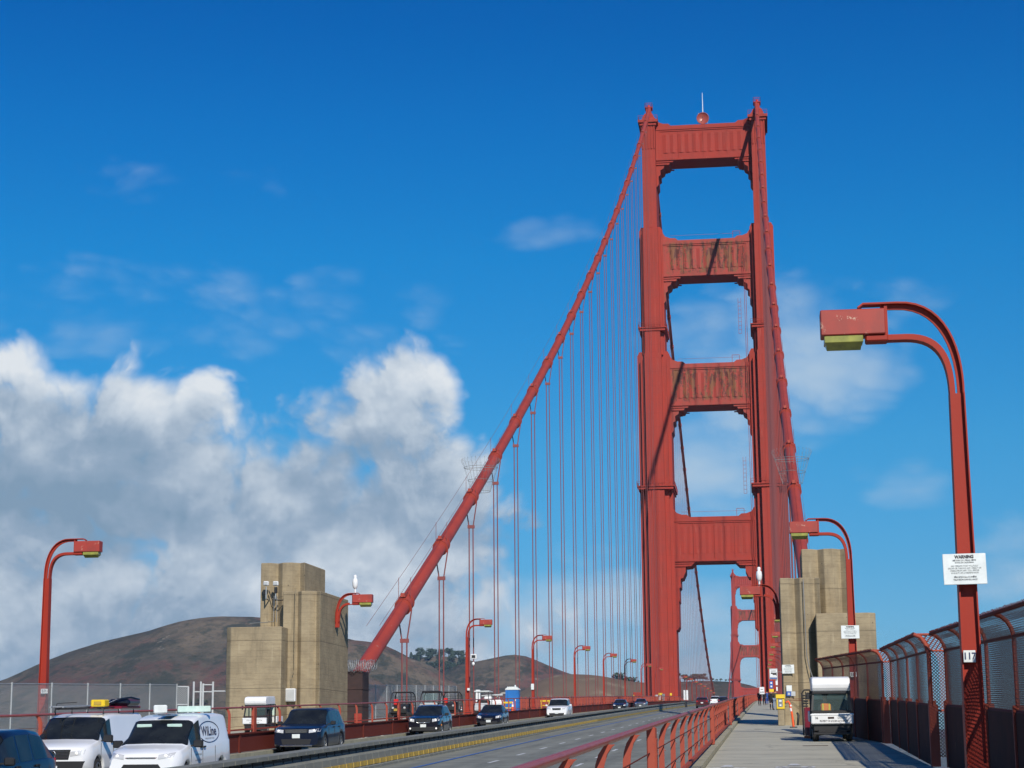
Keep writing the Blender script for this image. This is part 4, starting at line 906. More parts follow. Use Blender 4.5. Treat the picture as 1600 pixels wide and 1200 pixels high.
r = at_obj('wall_pipe', 1248, 1093, 91.8, 'thin reddish pipe running level across the right pylon', 'pipe'); mb = MB()
for z in (0.03, -0.05): mb.tube([(-0.95, 0, z), (0.6, 0, z)], 0.014, 5)
mb.tube([(-0.95, 0, -0.05), (-0.75, -0.1, -0.18), (-0.45, -0.05, -0.1)], 0.012, 5); mb.build('pipe', M_girder, r)
r = at_obj('conduit', 1262, 990, 91.75, 'dark conduit running down the face of the right pylon', 'conduit'); mb = MB(); mb.tube([(-0.12, 0.1, 2.6), (-0.08, 0.02, -1.0), (0.02, 0, -1.6), (0.25, -0.1, -2.4)], 0.022, 5); mb.build('pipe', M_midgrey, r)

# cable housing and razor wire behind the left pylon
r = empty('cable_housing', (-13.45, 113.5, g(113)+WALK)); tag(r, 'dark rusty box where the left cable enters, behind the left pylon', 'cable housing')
mb = MB(); mb.bbox(-0.85, 0.32, -1.4, 0.5, 0, 3.05, 0.04)
for z in (1.0, 2.0): mb.box(-0.88, 0.35, -1.44, 0.54, z-0.03, z+0.03)
mb.build('shell', M_brown, r); mb = MB(); mb.bbox(-0.15, 0.30, -1.46, -1.40, 0.0, 0.55, 0.01); mb.build('hatch', M_org, r)
r = empty('razor_wire', (-13.45, 112.0, g(113)+WALK+3.35)); tag(r, 'coiled razor wire on top of the dark cable housing', 'razor wire')
mb = MB(); pts = [(-0.9+1.9*i/260.0, 0.32*cos(i*0.42)+0.1*sin(i*0.05), 0.33*sin(i*0.42)+0.06*sin(i*0.11)) for i in range(260)]; mb.tube(pts, 0.014, 4)
pts = [(-0.8+1.9*i/200.0, 0.5+0.30*cos(i*0.45), 0.1+0.28*sin(i*0.45)) for i in range(200)]; mb.tube(pts, 0.014, 4); mb.build('coil', M_galv, r)

# ------------------------------------------------------------------ guard railings
def railing(x, y0, y1, side, label, wide_phase=26.2, hbase=WALK+0.10, htop=0.0, mesh_low=True):
    """bridge guard rail: tubular top rail on bent flat posts, wide double posts between bays; side = +1 when the walk lies to the east"""
    root = empty('guard_railing', (x, 0, 0)); tag(root, label, 'railing')
    top = -0.50; n = int((y1-y0)/7.62)
    mb = MB(); mb.tube([(0, y0+(y1-y0)*i/n, g(y0+(y1-y0)*i/n)+top) for i in range(n+1)], 0.037, 12); mb.build('top_rail', M_rail, root)
    mb = MB()
    for h in (-0.86, -1.22): mb.tube([(-0.02*side, y0+(y1-y0)*i/n, g(y0+(y1-y0)*i/n)+h) for i in range(n+1)], 0.009, 4)
    mb.build('wire', M_girder, root)
    mb = MB(); hb = hbase
    for i in range(n):
        a, b = y0+(y1-y0)*i/n, y0+(y1-y0)*(i+1)/n
        mb.add([(-0.05, a, g(a)+hb+0.16), (0.03, a, g(a)+hb+0.16), (0.03, b, g(b)+hb+0.16), (-0.05, b, g(b)+hb+0.16), (-0.05, a, g(a)+hb+0.10), (0.03, a, g(a)+hb+0.10), (0.03, b, g(b)+hb+0.10), (-0.05, b, g(b)+hb+0.10)], [(0, 1, 2, 3), (4, 7, 6, 5), (0, 4, 5, 1), (3, 2, 6, 7), (0, 3, 7, 4), (1, 5, 6, 2)])
    mb.build('bottom_rail', M_railp, root)
    H = top-hb
    def post_mb():
        mb = MB(); P = [(-0.075*side, 0.0), (-0.075*side, H*0.70), (-0.062*side, H*0.80), (-0.030*side, H*0.89), (0.02*side, H*0.955), (0.045*side, H-0.03)]
        for q in (-0.035, 0.035):
            vs = []; 
            for (px, pz) in P: vs += [(px-0.042, q-0.005, pz), (px+0.042, q-0.005, pz), (px+0.042, q+0.005, pz), (px-0.042, q+0.005, pz)]
            mb.add(vs, [(i*4+k, i*4+(k+1) % 4, i*4+4+(k+1) % 4, i*4+4+k) for i in range(len(P)-1) for k in range(4)])
        mb.box(-0.075*side-0.012, -0.075*side+0.012, -0.035, 0.035, 0.0, H*0.8)
        for z in (0.12, 0.35, 0.6, 0.85): mb.cyl((-0.019*side, 0, z*H), 0.012, 0.008*side, 'x', 6)
        return mb
    def wide_mb():
        mb = MB(); mb.bbox(-0.06, 0.06, -0.20, 0.20, 0, H-0.02, 0.015); mb.box(0.06*side-0.004, 0.06*side+0.006*side+0.004, -0.16, 0.16, 0.05, H*0.85)
        for q in (-0.13, 0.13):
            for z in (0.12, 0.3, 0.48, 0.66, 0.84): mb.cyl((0.064*side, q, z*H), 0.014, 0.01*side, 'x', 6)
        return mb
    a = y0; k = 0; p0 = w0 = None; rest = MB(); cnt = 0
    ys = []
    while a < y1: ys.append(a); a += 3.81
    for yy in ys:
        wide = abs(((yy-wide_phase)/30.48) - round((yy-wide_phase)/30.48)) < 0.05
        if cnt < 96 or wide:
            if wide:
                if w0 is None: w0 = wide_mb().build('wide_post', M_railp, root, (0, yy, g(yy)+hb))
                else: o = w0.copy(); COL.objects.link(o); o.location = (0, yy, g(yy)+hb)
            else:
                if p0 is None: p0 = post_mb().build('post', M_railp, root, (0, yy, g(yy)+hb))
                else: o = p0.copy(); COL.objects.link(o); o.location = (0, yy, g(yy)+hb)
                cnt += 1
        else: rest.box(-0.05, 0.05, yy-0.04, yy+0.04, g(yy)+hb, g(yy)+top)
    if rest.v: tag(rest.build('post', M_railp, root), kind='stuff')
    return root
railing(9.08, 26.2-3.81*5, 640, 1, 'faded orange guard railing with bent posts along the right walkway, nearest rail', hbase=WALK+0.12)
railing(-9.50, 40.0, 470, -1, 'orange guard railing on the far side of the road, in front of the left walkway', wide_phase=105.8, hbase=WALK+0.27)
def baluster_fence(x, y0, y1, label):
    root = empty('picket_railing', (x, 0, 0)); tag(root, label, 'railing'); mb = MB(); y = y0
    while y < y1: z = g(y)+WALK; mb.box(-0.03, 0.03, y-0.025, y+0.025, z, z+1.15); y += 0.22
    mb.build('pickets', M_rail, root); mb = MB(); n = int((y1-y0)/7.62)
    for h in (1.2, 0.08): 
        for i in range(n):
            a, b = y0+(y1-y0)*i/n, y0+(y1-y0)*(i+1)/n; mb.tube([(0, a, g(a)+WALK+h), (0, b, g(b)+WALK+h)], 0.06, 6)
    mb.build('rails', M_rail, root); mb = MB(); y = y0
    while y < y1: z = g(y)+WALK; mb.box(-0.09, 0.09, y-0.1, y+0.1, z, z+1.32); y += 3.81
    mb.build('posts', M_railp, root)
baluster_fence(-14.35, 163, 640, 'orange railing of close vertical pickets along the outer edge of the left walkway')
baluster_fence(14.35, 106, 640, 'orange picket railing along the outer edge of the right walkway beyond the pylon')

# ------------------------------------------------------------------ right-hand safety fence
def fence_bay(p0, p1, label, gap=True):
    """parapet plate below, chain link above that curls inward at the top; posts every 3.81 m"""
    (x0, y0), (x1, y1) = p0, p1; root = empty('safety_fence', (x0, y0, 0)); tag(root, label, 'fence', None)
    L = sqrt((x1-x0)**2+(y1-y0)**2); n = max(1, int(round(L/3.81)))
    prof = [(0, 0.0), (0, 1.30), (0, 2.50), (-0.03, 2.62), (-0.09, 2.73), (-0.18, 2.81), (-0.30, 2.86)]
    def P(t, k, off=0.0):
        x = (x1-x0)*t; yy = (y1-y0)*t; return (x+prof[k][0]-off, yy, g(y0+yy)+WALK+prof[k][1])
    mb = MB(); m = MB(); seg = max(1, n)
    for i in range(seg):
        a, b = i/seg, (i+1)/seg; A, B, C, D = P(a, 0), P(b, 0), P(b, 1), P(a, 1)
        h = 0.05
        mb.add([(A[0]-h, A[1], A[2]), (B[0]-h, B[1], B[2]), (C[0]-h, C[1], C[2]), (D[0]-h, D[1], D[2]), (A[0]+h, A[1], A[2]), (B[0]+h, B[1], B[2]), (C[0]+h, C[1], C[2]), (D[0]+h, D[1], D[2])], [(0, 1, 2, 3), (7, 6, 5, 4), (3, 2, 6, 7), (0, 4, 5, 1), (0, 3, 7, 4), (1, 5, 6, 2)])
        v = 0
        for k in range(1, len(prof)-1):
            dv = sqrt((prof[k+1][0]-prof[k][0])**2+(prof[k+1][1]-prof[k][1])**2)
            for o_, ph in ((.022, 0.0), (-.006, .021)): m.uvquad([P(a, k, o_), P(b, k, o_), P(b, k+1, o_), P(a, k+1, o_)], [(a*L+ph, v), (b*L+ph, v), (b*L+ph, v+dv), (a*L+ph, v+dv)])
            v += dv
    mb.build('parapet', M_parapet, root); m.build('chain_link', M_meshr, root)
    mb = MB()
    for k, r in ((1, 0.05), (2, 0.032), (6, 0.035)): mb.tube([P(i/seg, k) for i in range(seg+1)], r, 8)
    mb.tube([(P(i/seg, 1)[0], P(i/seg, 1)[1], P(i/seg, 1)[2]-0.12) for i in range(seg+1)], 0.04, 6)
    pts = []
    for i in range(seg*40+1):                                             # cut wire ends along the top edge
        q = P(i/(seg*40), 6); mb.tube([q, (q[0]-0.02, q[1], q[2]+0.05+0.02*random.random())], 0.006, 3)
    mb.build('rails', M_girder, root)
    for i in range(n+1):
        t = i/n; mb = MB(); mb.tube([P(t, k) for k in range(1, 7)], 0.036, 8)
        q = P(t, 0); mb.bbox(q[0]-0.085, q[0]+0.085, q[1]-0.05, q[1]+0.05, q[2], q[2]+1.42, 0.01)
        mb.build('post', M_railp, root)
    return root
ex = 10.61
fence_bay((ex+3.95, 15.5), (ex+3.95, 42.4), 'nearest bay of the curled chain-link safety fence, behind the first right lamp')
fence_bay((ex+3.68, 43.2), (ex+3.92, 60.0), 'second bay of the curled chain-link safety fence, between the two right lamps')
fence_bay((ex+3.70, 60.8), (ex+2.45, 79.5), 'last bay of the curled chain-link safety fence, bending in towards the right pylon')
def end_panel(y, xa, xb, label):
    z = g(y)+WALK; r = empty('fence_return', (xa, y, z)); tag(r, label, 'fence panel'); w = xb-xa
    mb = MB(); mb.bbox(-0.05, 0.15, -0.07, 0.10, 0, 1.32, 0.01); mb.bbox(-0.04, 0.02, -0.05, 0.03, 1.25, 2.55, 0.01); mb.tube([(-0.02, 0, 2.5), (-0.06, 0, 2.66), (-0.15, 0, 2.80), (-0.3, 0, 2.87)], 0.045, 8)
    mb.build('post', M_railp, r); m = MB()
    m.uvquad([(0.1, 0, 0.2), (w+.12, 0, 0.2), (w+.12, 0, 2.5), (-0.0, 0, 2.5)], [(0, 0), (w, 0), (w, 2.3), (-0.1, 2.3)]); m.uvquad([(0, 0, 2.5), (w+.12, 0, 2.5), (w-0.1, 0, 2.85), (-0.28, 0, 2.85)], [(0, 0), (w, 0), (w, .35), (0, .35)])
    m.build('chain_link', M_meshr, r); mb = MB(); mb.tube([(-0.28, 0, 2.86), (w-0.16, 0, 2.86)], 0.03, 6); mb.tube([(0, 0, 2.5), (w+0.1, 0, 2.5)], 0.025, 6); mb.tube([(0, 0, 1.2), (w+0.1, 0, 1.2)], 0.025, 6); mb.build('rails', M_railp, r)
end_panel(42.8, ex+3.62, ex+3.95, 'narrow sunlit return panel closing the step after the first fence bay'); end_panel(60.4, ex+3.70, ex+3.94, 'narrow sunlit return panel closing the step after the second fence bay')

# ------------------------------------------------------------------ grey chain-link fence on the far side
def grey_fence(y0, y1, x, h, label, step=3.81, gate=None):
    root = empty('chain_link_fence', (x, 0, 0)); tag(root, label, 'fence'); n = int(round((y1-y0)/step)); m = MB(); r = MB()
    for i in range(n):
        a, b = y0+i*step, y0+(i+1)*step; za, zb = g(a)+WALK, g(b)+WALK
        m.uvquad([(0, a, za+0.05), (0, b, zb+0.05), (0, b, zb+h), (0, a, za+h)], [(a, 0), (b, 0), (b, h), (a, h)])
        for q in (h, 0.1): r.tube([(0, a, za+q), (0, b, zb+q)], 0.024, 6)
    m.build('chain_link', M_meshg, root); r.build('rails', M_galv, root)
    for i in range(n+1): mb = MB(); a = y0+i*step; mb.tube([(0.03, a, g(a)+WALK), (0.03, a, g(a)+WALK+h+0.05)], 0.036, 8); mb.build('post', M_galv, root)
grey_fence(49, 83.3, -15.55, 2.22, 'grey chain-link fence on the left, between the far left lamp and the gate posts')
grey_fence(124, 162.1, -15.55, 2.32, 'grey chain-link fence behind the parked utility vehicles and dark cable housing')
r = empty('gate', (-15.5, 84, g(84)+WALK)); tag(r, 'open pale steel gate frame and tall posts just left of the left pylon', 'gate')
mb = MB()
for (px, top) in ((276.5, 1073), (294.5, 1073), (303, 1065), (314, 1065), (317.5, 1068), (333, 1065)):
    p = at(px, top, 85.5); mb.tube([(p.x+15.5, 1.5, 0), (p.x+15.5, 1.5, p.z-g(84)-WALK)], 0.05 if top < 1070 else 0.04, 8)
for (a, b, y) in ((276.5, 294.5, 1073), (276.5, 294.5, 1101), (303, 333, 1081), (317.5, 333, 1070), (333, 352, 1080)):
    p, q = at(a, y, 85.5), at(b, y, 85.5); mb.tube([(p.x+15.5, 1.5, p.z-g(84)-WALK), (q.x+15.5, 1.5, q.z-g(84)-WALK)], 0.035, 6)
mb.build('frame', M_ltgrey, r)
m = MB(); p, q = at(276.5, 1073, 85.5), at(294.5, 1103, 85.5); m.uvquad([(p.x+15.5, 1.5, q.z-g(84)-WALK), (q.x+15.5, 1.5, q.z-g(84)-WALK), (q.x+15.5, 1.5, p.z-g(84)-WALK), (p.x+15.5, 1.5, p.z-g(84)-WALK)], [(0, 0), (.5, 0), (.5, 1), (0, 1)]); m.build('chain_link', M_meshg, r)

# ------------------------------------------------------------------ movable median barrier
XB = -1.98
root = empty('median_barrier', (XB, 0, 0)); tag(root, 'long grey movable median barrier with yellow reflective blocks along its foot', 'median barrier')
P = [(0.30, 0.0), (0.30, 0.08), (0.245, 0.12), (0.225, 0.46), (0.12, 0.56), (0.10, 0.67), (0.25, 0.70), (0.25, 0.80), (-0.25, 0.80), (-0.25, 0.70), (-0.10, 0.67), (-0.12, 0.56), (-0.225, 0.46), (-0.245, 0.12), (-0.30, 0.08), (-0.30, 0.0)]
mb = MB(); jn = MB(); y = 6.0
while y < 520:
    L = 1.0 if y < 170 else 4.0; a, b = y+0.02, y+L-0.02; za, zb = g(a)+ROAD, g(b)+ROAD
    vs = [(p[0], a, za+p[1]) for p in P]+[(p[0], b, zb+p[1]) for p in P]; n = len(P)
    mb.add(vs, [tuple(range(n)), tuple(range(2*n-1, n-1, -1))]+[(i, n+i, n+(i+1) % n, (i+1) % n) for i in range(n)])
    jn.box(-0.14, 0.14, b, b+0.04, zb+0.05, zb+0.69); jn.box(0.085, 0.115, a+0.05, b-0.05, za+0.575, za+0.665)  # module joints, plus a near-black strip put in to darken the recess under the cap
    y += L
mb.build('barrier_body', M_barr, root); jn.build('joints_and_dark_slot', M_barrd, root)
y = 6.0; q0 = None; mb = MB(); cnt = 0
y = 44.0
while y < 143:
    z = g(y+.5)+ROAD
    if q0 is None: m = MB(); m.prism([(0.243, 0.125), (0.236, 0.27), (0.262, 0.27), (0.272, 0.125)], -0.42, 0.42, 'y'); q0 = m.build('reflector', M_yrefl, root, (0, y+.5, z)); q0.rotation_euler = (0.031, 0, 0)
    else: o = q0.copy(); COL.objects.link(o); o.location = (0, y+.5, z)
    y += 1.0
mb = MB()
while y < 470:
    z = g(y+.5)+ROAD; mb.add([(a, b2, c+z+(b2-y-.5)*0.03) for (a, b2, c) in ((0.272, y+.10, 0.125), (0.272, y+.90, 0.125), (0.266, y+.90, 0.20), (0.262, y+.90, 0.27), (0.262, y+.10, 0.27), (0.266, y+.10, 0.20))], [(0, 1, 2, 5), (5, 2, 3, 4)]); y += 1.0
tag(mb.build('reflector', M_yrefl, root), kind='stuff')
# darker joint housing where two runs of barrier meet
r = empty('barrier_joint', (XB, 305, g(305)+ROAD)); tag(r, 'dark joint housing in the median barrier in front of the left tower leg', 'barrier joint')
mb = MB(); mb.prism([(-0.42, 0), (-0.36, 1.0), (0.36, 1.0), (0.42, 0)], -3.0, 3.0, 'y'); mb.build('shell', M_barrd, r, bevel=0.03)

# ------------------------------------------------------------------ vehicles
def interp(P, x):
    if x <= P[0][0]: return P[0][1]
    for (a, u), (b, v) in zip(P, P[1:]):
        if x <= b: return u+(v-u)*(x-a)/(b-a)
    return P[-1][1]
def car(name, label, cat, paint, L, Wd, top, belt, wheels, wr, gr, glass, pillars=(), group=None, nose=0.10, tail=0.07, tumble=0.14, clear=0.22, face=None, rear_lamps=False, detail=2, trim=M_black, lights=M_lamp, roof_paint=None):
    """lofted body. y = 0 at the nose, L at the tail, nose towards -y. top/belt: height lines; gr = (windscreen base, roof front, roof rear, rear glass base)"""
    root = empty(name); tag(root, label, cat, group)
    wbase, wtop, rtop, rbase = gr; hw = Wd/2
    ys = set([0.0, 0.04, 0.12, 0.25, L-0.25, L-0.12, L-0.04, L, wbase, wtop, rtop, rbase])
    for p in pillars: ys |= {p[0], p[1]}
    for wy in wheels:
        for k in range(-6, 7): ys.add(wy+(wr+0.07)*sin(k*pi/12))
        ys.add(wy-wr-0.09); ys.add(wy+wr+0.09)
    k = 0.4
    while k < L: ys.add(k); k += 0.28
    ys = sorted(y for y in ys if 0 <= y <= L); yy = [ys[0]]
    for y in ys[1:]:
        if y-yy[-1] > 0.015: yy.append(y)
    ys = yy; rings = []
    for y in ys:
        t = interp(top, y); bl = min(interp(belt, y), t-0.05)
        e = max(0, 1-y/0.55); e2 = max(0, 1-(L-y)/0.45)
        w = hw*(1-nose*e**2.2-tail*e2**2.2)
        zb = clear+0.10*e**2+0.12*e2**2; zs = zb
        for wy in wheels:
            d = abs(y-wy)
            if d < wr+0.07: zs = max(zs, wr+sqrt(max(0, (wr+0.07)**2-d*d)))
        up = max(0.0, min(1.0, (t-bl)/0.35)); wroof = w-tumble*up-0.03
        mid = max(zs+0.03, (zb+bl)/2+0.03)
        if glass == 'van': wroof += 0.035*up
        ring = [(0, zb), (w*0.80, zb), (w*0.97, max(zb+0.02, zs-0.0) if zs > zb else zb+0.05), (w*1.0, max(zs+0.02, zb+0.22)), (w*1.0, max(mid, zs+0.04)), (w*0.985, max(bl-0.04, zs+0.06)), (w*0.955, bl),
                (w*0.955*(1-up)+ (wroof+0.01)*up, t-0.09*up-0.02), (wroof*(0.93 if glass != 'van' else 0.975), t-(0.022 if glass != 'van' else 0.045)), (wroof*(0.62 if glass != 'van' else 0.86), t-(0.004 if glass != 'van' else 0.010)), (0, t+0.004)]
        if zs > zb: ring[1] = (w*0.80, zs)
        rings.append((y, ring))
    nr = len(rings[0][1]); full = []
    for y, r in rings: full.append([(x, y, z) for x, z in r]+[(-x, y, z) for x, z in r[-2:0:-1]])
    n = len(full[0]); parts = {}
    def put(kind, vs, sm=True):
        parts.setdefault(kind, MB()).add(vs, [tuple(range(len(vs)))], 0, sm)
    body = MB(); vs = [v for r in full for v in r]; bf = []; glf = {'windscreen': [], 'side_window': [], 'rear_window': []}
    for i in range(len(full)-1):
        ya, yb = rings[i][0], rings[i+1][0]; ym = (ya+yb)/2
        for k in range(n):
            kk = k if k < nr-1 else (n-1-k)
            f = (i*n+k, (i)*n+(k+1) % n, (i+1)*n+(k+1) % n, (i+1)*n+k); f = f[::-1]
            kind = None
            if wbase+0.03 < ym < wtop-0.02 and kk in (7, 8, 9): kind = 'windscreen'
            elif rtop+0.03 < ym < rbase-0.03 and kk in (7, 8, 9): kind = 'rear_window' if glass != 'van' else None
            elif kk == 6 and wtop-0.05-(wtop-wbase)*0.55 < ym < (rbase-0.15):
                lim = pillars[-1][1] if glass in ('van', 'cab') and pillars else 99
                if all(not (p[0] <= ym <= p[1]) for p in pillars) and ym < lim: kind = 'side_window'
            if kind: glf[kind].append(f)
            else: bf.append(f)
    body.add(vs, bf, 0, True)
    c0, c1 = len(body.v), 0
    body.add(full[0], [tuple(range(n))]); body.add(full[-1], [tuple(range(n-1, -1, -1))])
    b = body.build('body', paint, root)
    for kind, fs in glf.items():
        if not fs: continue
        if kind == 'side_window':
            for sgn in (1, -1):
                mb = MB(); idx = {}; V = []; FF = []
                for f in fs:
                    if sum(vs[i][0] for i in f)*sgn <= 0: continue
                    FF.append(tuple(idx.setdefault(i, len(idx)) for i in f))
                V = [None]*len(idx)
                for i, j in idx.items(): V[j] = (vs[i][0]+sgn*0.002, vs[i][1], vs[i][2])
                if V: mb.add(V, FF, 0, True); mb.build('side_window', M_glass, root)
        else:
            idx = {}; FF = [tuple(idx.setdefault(i, len(idx)) for i in f) for f in fs]; V = [None]*len(idx)
            for i, j in idx.items(): V[j] = (vs[i][0]*0.985, vs[i][1], vs[i][2]+0.003)
            mb = MB(); mb.add(V, FF, 0, True); mb.build(kind, M_glass, root)
    if roof_paint:
        mb = MB(); n2 = 6
        mb.bbox(-hw+tumble+0.12, hw-tumble-0.12, wtop+0.1, rtop-0.05, interp(top, (wtop+rtop)/2)-0.03, interp(top, (wtop+rtop)/2)+0.012, 0.01); mb.build('roof_panel', roof_paint, root)
    # underbody and wheels
    mb = MB(); mb.box(-hw*0.80, hw*0.80, 0.3, L-0.3, clear+0.02, clear+0.45)
    for wy in wheels: mb.box(-hw*0.9, hw*0.9, wy-wr-0.04, wy+wr+0.04, wr*1.2, wr*2+0.04)
    mb.build('underbody', M_black, root)
    for wy in wheels:
        for sgn in (-1, 1):
            mb = MB(); xo = sgn*(hw-0.02); w = empty('wheel', (xo, wy, wr)); w.parent = root
            prof = [(wr*0.62, 0.0), (wr*0.93, 0.005), (wr, 0.05), (wr, 0.17), (wr*0.93, 0.21), (wr*0.62, 0.21)]
            vv = []; N = 24
            for (r_, q) in prof:
                for k in range(N): vv.append((-sgn*q, r_*cos(2*pi*k/N), r_*sin(2*pi*k/N)))
            fs = [(i*N+k, i*N+(k+1) % N, (i+1)*N+(k+1) % N, (i+1)*N+k) for i in range(len(prof)-1) for k in range(N)]
            if sgn > 0: fs = [f[::-1] for f in fs]
            mb.add(vv, fs, 0, True); mb.build('tyre', M_tyre, w)
            mb = MB(); mb.tube([(-sgn*0.10, 0, 0), (-sgn*0.13, 0, 0)], wr*0.63, 20)
            for k in range(5):
                a = 2*pi*k/5+0.3; ca, sa = cos(a), sin(a); r1 = wr*0.60
                mb.add([(-sgn*0.015, -sa*0.045, ca*0.045), (-sgn*0.015, sa*0.045, -ca*0.045), (-sgn*0.02, ca*r1+sa*0.035, sa*r1-ca*0.035), (-sgn*0.02, ca*r1-sa*0.035, sa*r1+ca*0.035),
                        (-sgn*0.09, -sa*0.045, ca*0.045), (-sgn*0.09, sa*0.045, -ca*0.045), (-sgn*0.09, ca*r1+sa*0.035, sa*r1-ca*0.035), (-sgn*0.09, ca*r1-sa*0.035, sa*r1+ca*0.035)], [(0, 1, 2, 3), (4, 7, 6, 5), (0, 3, 7, 4), (1, 5, 6, 2), (0, 4, 5, 1)])
            mb.tube([(-sgn*0.01, wr*0.60*cos(2*pi*k/20), wr*0.60*sin(2*pi*k/20)) for k in range(21)], 0.016, 5)
            mb.build('rim', M_rim, w)
    if face: face(root, L, hw, top, belt, paint)
    return root
def body_of(root): return [o for o in root.children if o.name.split('.')[0] == 'body'][0]
def on_body(root, p, d, off=0.006):
    """the point where a ray meets the painted body, lifted a few millimetres off it"""
    ok, loc, nrm, idx = body_of(root).ray_cast(Vector(p), Vector(d))
    return (loc-Vector(d)*off) if ok else None
def front_patch(root, name, corners, m, n=6, k=4, off=0.008):
    """a lens that follows the body: corners (x, z) counter-clockwise from inner bottom"""
    vs = []; (a, b, c, d) = corners
    for j in range(k+1):
        for i in range(n+1):
            u, v = i/n, j/k; x = (a[0]*(1-u)+b[0]*u)*(1-v)+(d[0]*(1-u)+c[0]*u)*v; z = (a[1]*(1-u)+b[1]*u)*(1-v)+(d[1]*(1-u)+c[1]*u)*v
            p = on_body(root, (x, -1.0, z), (0, 1, 0), off); vs.append(p if p is not None else Vector((x, 0.3, z)))
    mb = MB(); mb.add(vs, [(j*(n+1)+i, j*(n+1)+i+1, (j+1)*(n+1)+i+1, (j+1)*(n+1)+i) if b[0] > a[0] else (j*(n+1)+i+1, j*(n+1)+i, (j+1)*(n+1)+i, (j+1)*(n+1)+i+1) for j in range(k) for i in range(n)], 0, True)
    return mb.build(name, m, root), vs
def side_text(root, body, size, m, yc, zc, sx, name='side_lettering', bold=0.0):
    o = text(body, size, m, root, name, (0, 0, 0), (0, 0, 0), ext=0.0, bold=bold)
    for v in o.data.vertices:
        y, z = yc+v.co.x*sx, zc+v.co.y; p = on_body(root, (3.0, y, z), (-1, 0, 0), 0.006); v.co = (p.x if p is not None else 0.9, y, z)
    o.rotation_euler = (0, 0, 0); return o
def mirrors(root, hw, y, z, m=M_black, s=1.0):
    for sg in (-1, 1):
        mb = MB(); mb.bbox(sg*(hw+0.02) if sg > 0 else -(hw+0.02+0.20*s), sg*(hw+0.02+0.20*s) if sg > 0 else -(hw+0.02), y-0.05, y+0.09, z-0.03, z+0.13*s, 0.03); mb.box(min(sg*(hw-0.08), sg*(hw+0.05)), max(sg*(hw-0.08), sg*(hw+0.05)), y, y+0.04, z, z+0.03)
        mb.build('wing_mirror', m, root)
def front_bits(root, hw, grille, lamp, plate, lower=None, m_grille=M_black, bar=None, lights=M_lamp, fog=None, lampy=0.06):
    """grille = (halfwidth, z0, z1); lamp = (x_in, x_out, z0, z1, sweep)"""
    w, z0, z1 = grille; mb = MB(); mb.prism([(-w, z1), (-w*0.88, z0), (w*0.88, z0), (w, z1)], -0.012, 0.10, 'y')
    o = mb.build('grille', m_grille, root, bevel=0.008); mb = MB()
    for k in range(3): zz = z0+(z1-z0)*(k+0.7)/3.4; mb.box(-w*0.86, w*0.86, -0.022, -0.012, zz, zz+0.012)
    mb.build('grille_bar', bar or M_midgrey, o)
    xi, xo, a, b, sw = lamp
    for sg in (-1, 1):
        h, pv = front_patch(root, 'headlight', [(sg*xi, a), (sg*xo, a+(b-a)*0.35), (sg*(xo+0.01), b+sw*0.2), (sg*xi, b-(b-a)*0.2)], M_lampoff)
        q = pv[17]; r_ = min(0.05, (b-a)*0.34); mb = MB(); mb.lathe([(0, 0.012), (r_*0.8, 0.006), (r_, -0.02)], (0, 0, 0), 14); bl = mb.build('bulb', lights, h, (q.x, q.y-0.004, q.z)); bl.rotation_euler = (pi/2, 0, 0)
        if fog: mb = MB(); mb.cyl((sg*fog[0], -0.006, fog[1]), 0.05, 0.05, 'y', 12); mb.build('fog_lamp', M_lamp, root)
    px, pz = plate; mb = MB(); mb.bbox(px-0.16, px+0.16, -0.04, -0.02, pz-0.08, pz+0.08, 0.005); mb.build('licence_plate', M_sign, root)
    if lower: mb = MB(); mb.prism([(-lower[0], lower[2]), (-lower[0]*0.9, lower[1]), (lower[0]*0.9, lower[1]), (lower[0], lower[2])], -0.010, 0.09, 'y'); mb.build('lower_bumper', M_black, root, bevel=0.01)
def side_lines(root, hw, doors, z0, z1, handles, m=M_black):
    mb = MB()
    for sg in (-1, 1):
        for y in doors: mb.box(sg*hw*0.999-0.004, sg*hw*0.999+0.004, y-0.006, y+0.006, z0, z1)
    mb.build('door_seam', m, root)
    for sg in (-1, 1):
        for y in handles: mb = MB(); mb.bbox(sg*(hw+0.012)-0.015, sg*(hw+0.012)+0.015, y-0.09, y+0.09, z1-0.02, z1+0.025, 0.008); mb.build('door_handle', m, root)
def rear_bits(root, L, hw, z, m=M_tail):
    for sg in (-1, 1):
        mb = MB(); mb.bbox(min(sg*hw*0.6, sg*hw*0.92), max(sg*hw*0.6, sg*hw*0.92), L-0.05, L+0.012, z, z+0.16, 0.02); mb.build('tail_light', m, root)
    mb = MB(); mb.bbox(-0.17, 0.17, L+0.005, L+0.02, z-0.22, z-0.06, 0.005); mb.build('licence_plate', M_sign, root)
    mb = MB(); mb.bbox(-hw*0.85, hw*0.85, L-0.1, L+0.03, 0.28, 0.5, 0.03); mb.build('rear_bumper', M_black, root)
def place(o, x, y, north=False):
    """nose at y for a southbound car; tail at y for a northbound one"""
    o.location = (x, y, g(y)+ROAD); s = 0.031
    o.rotation_euler = (s if not north else -s, 0, pi if north else 0)
    return o

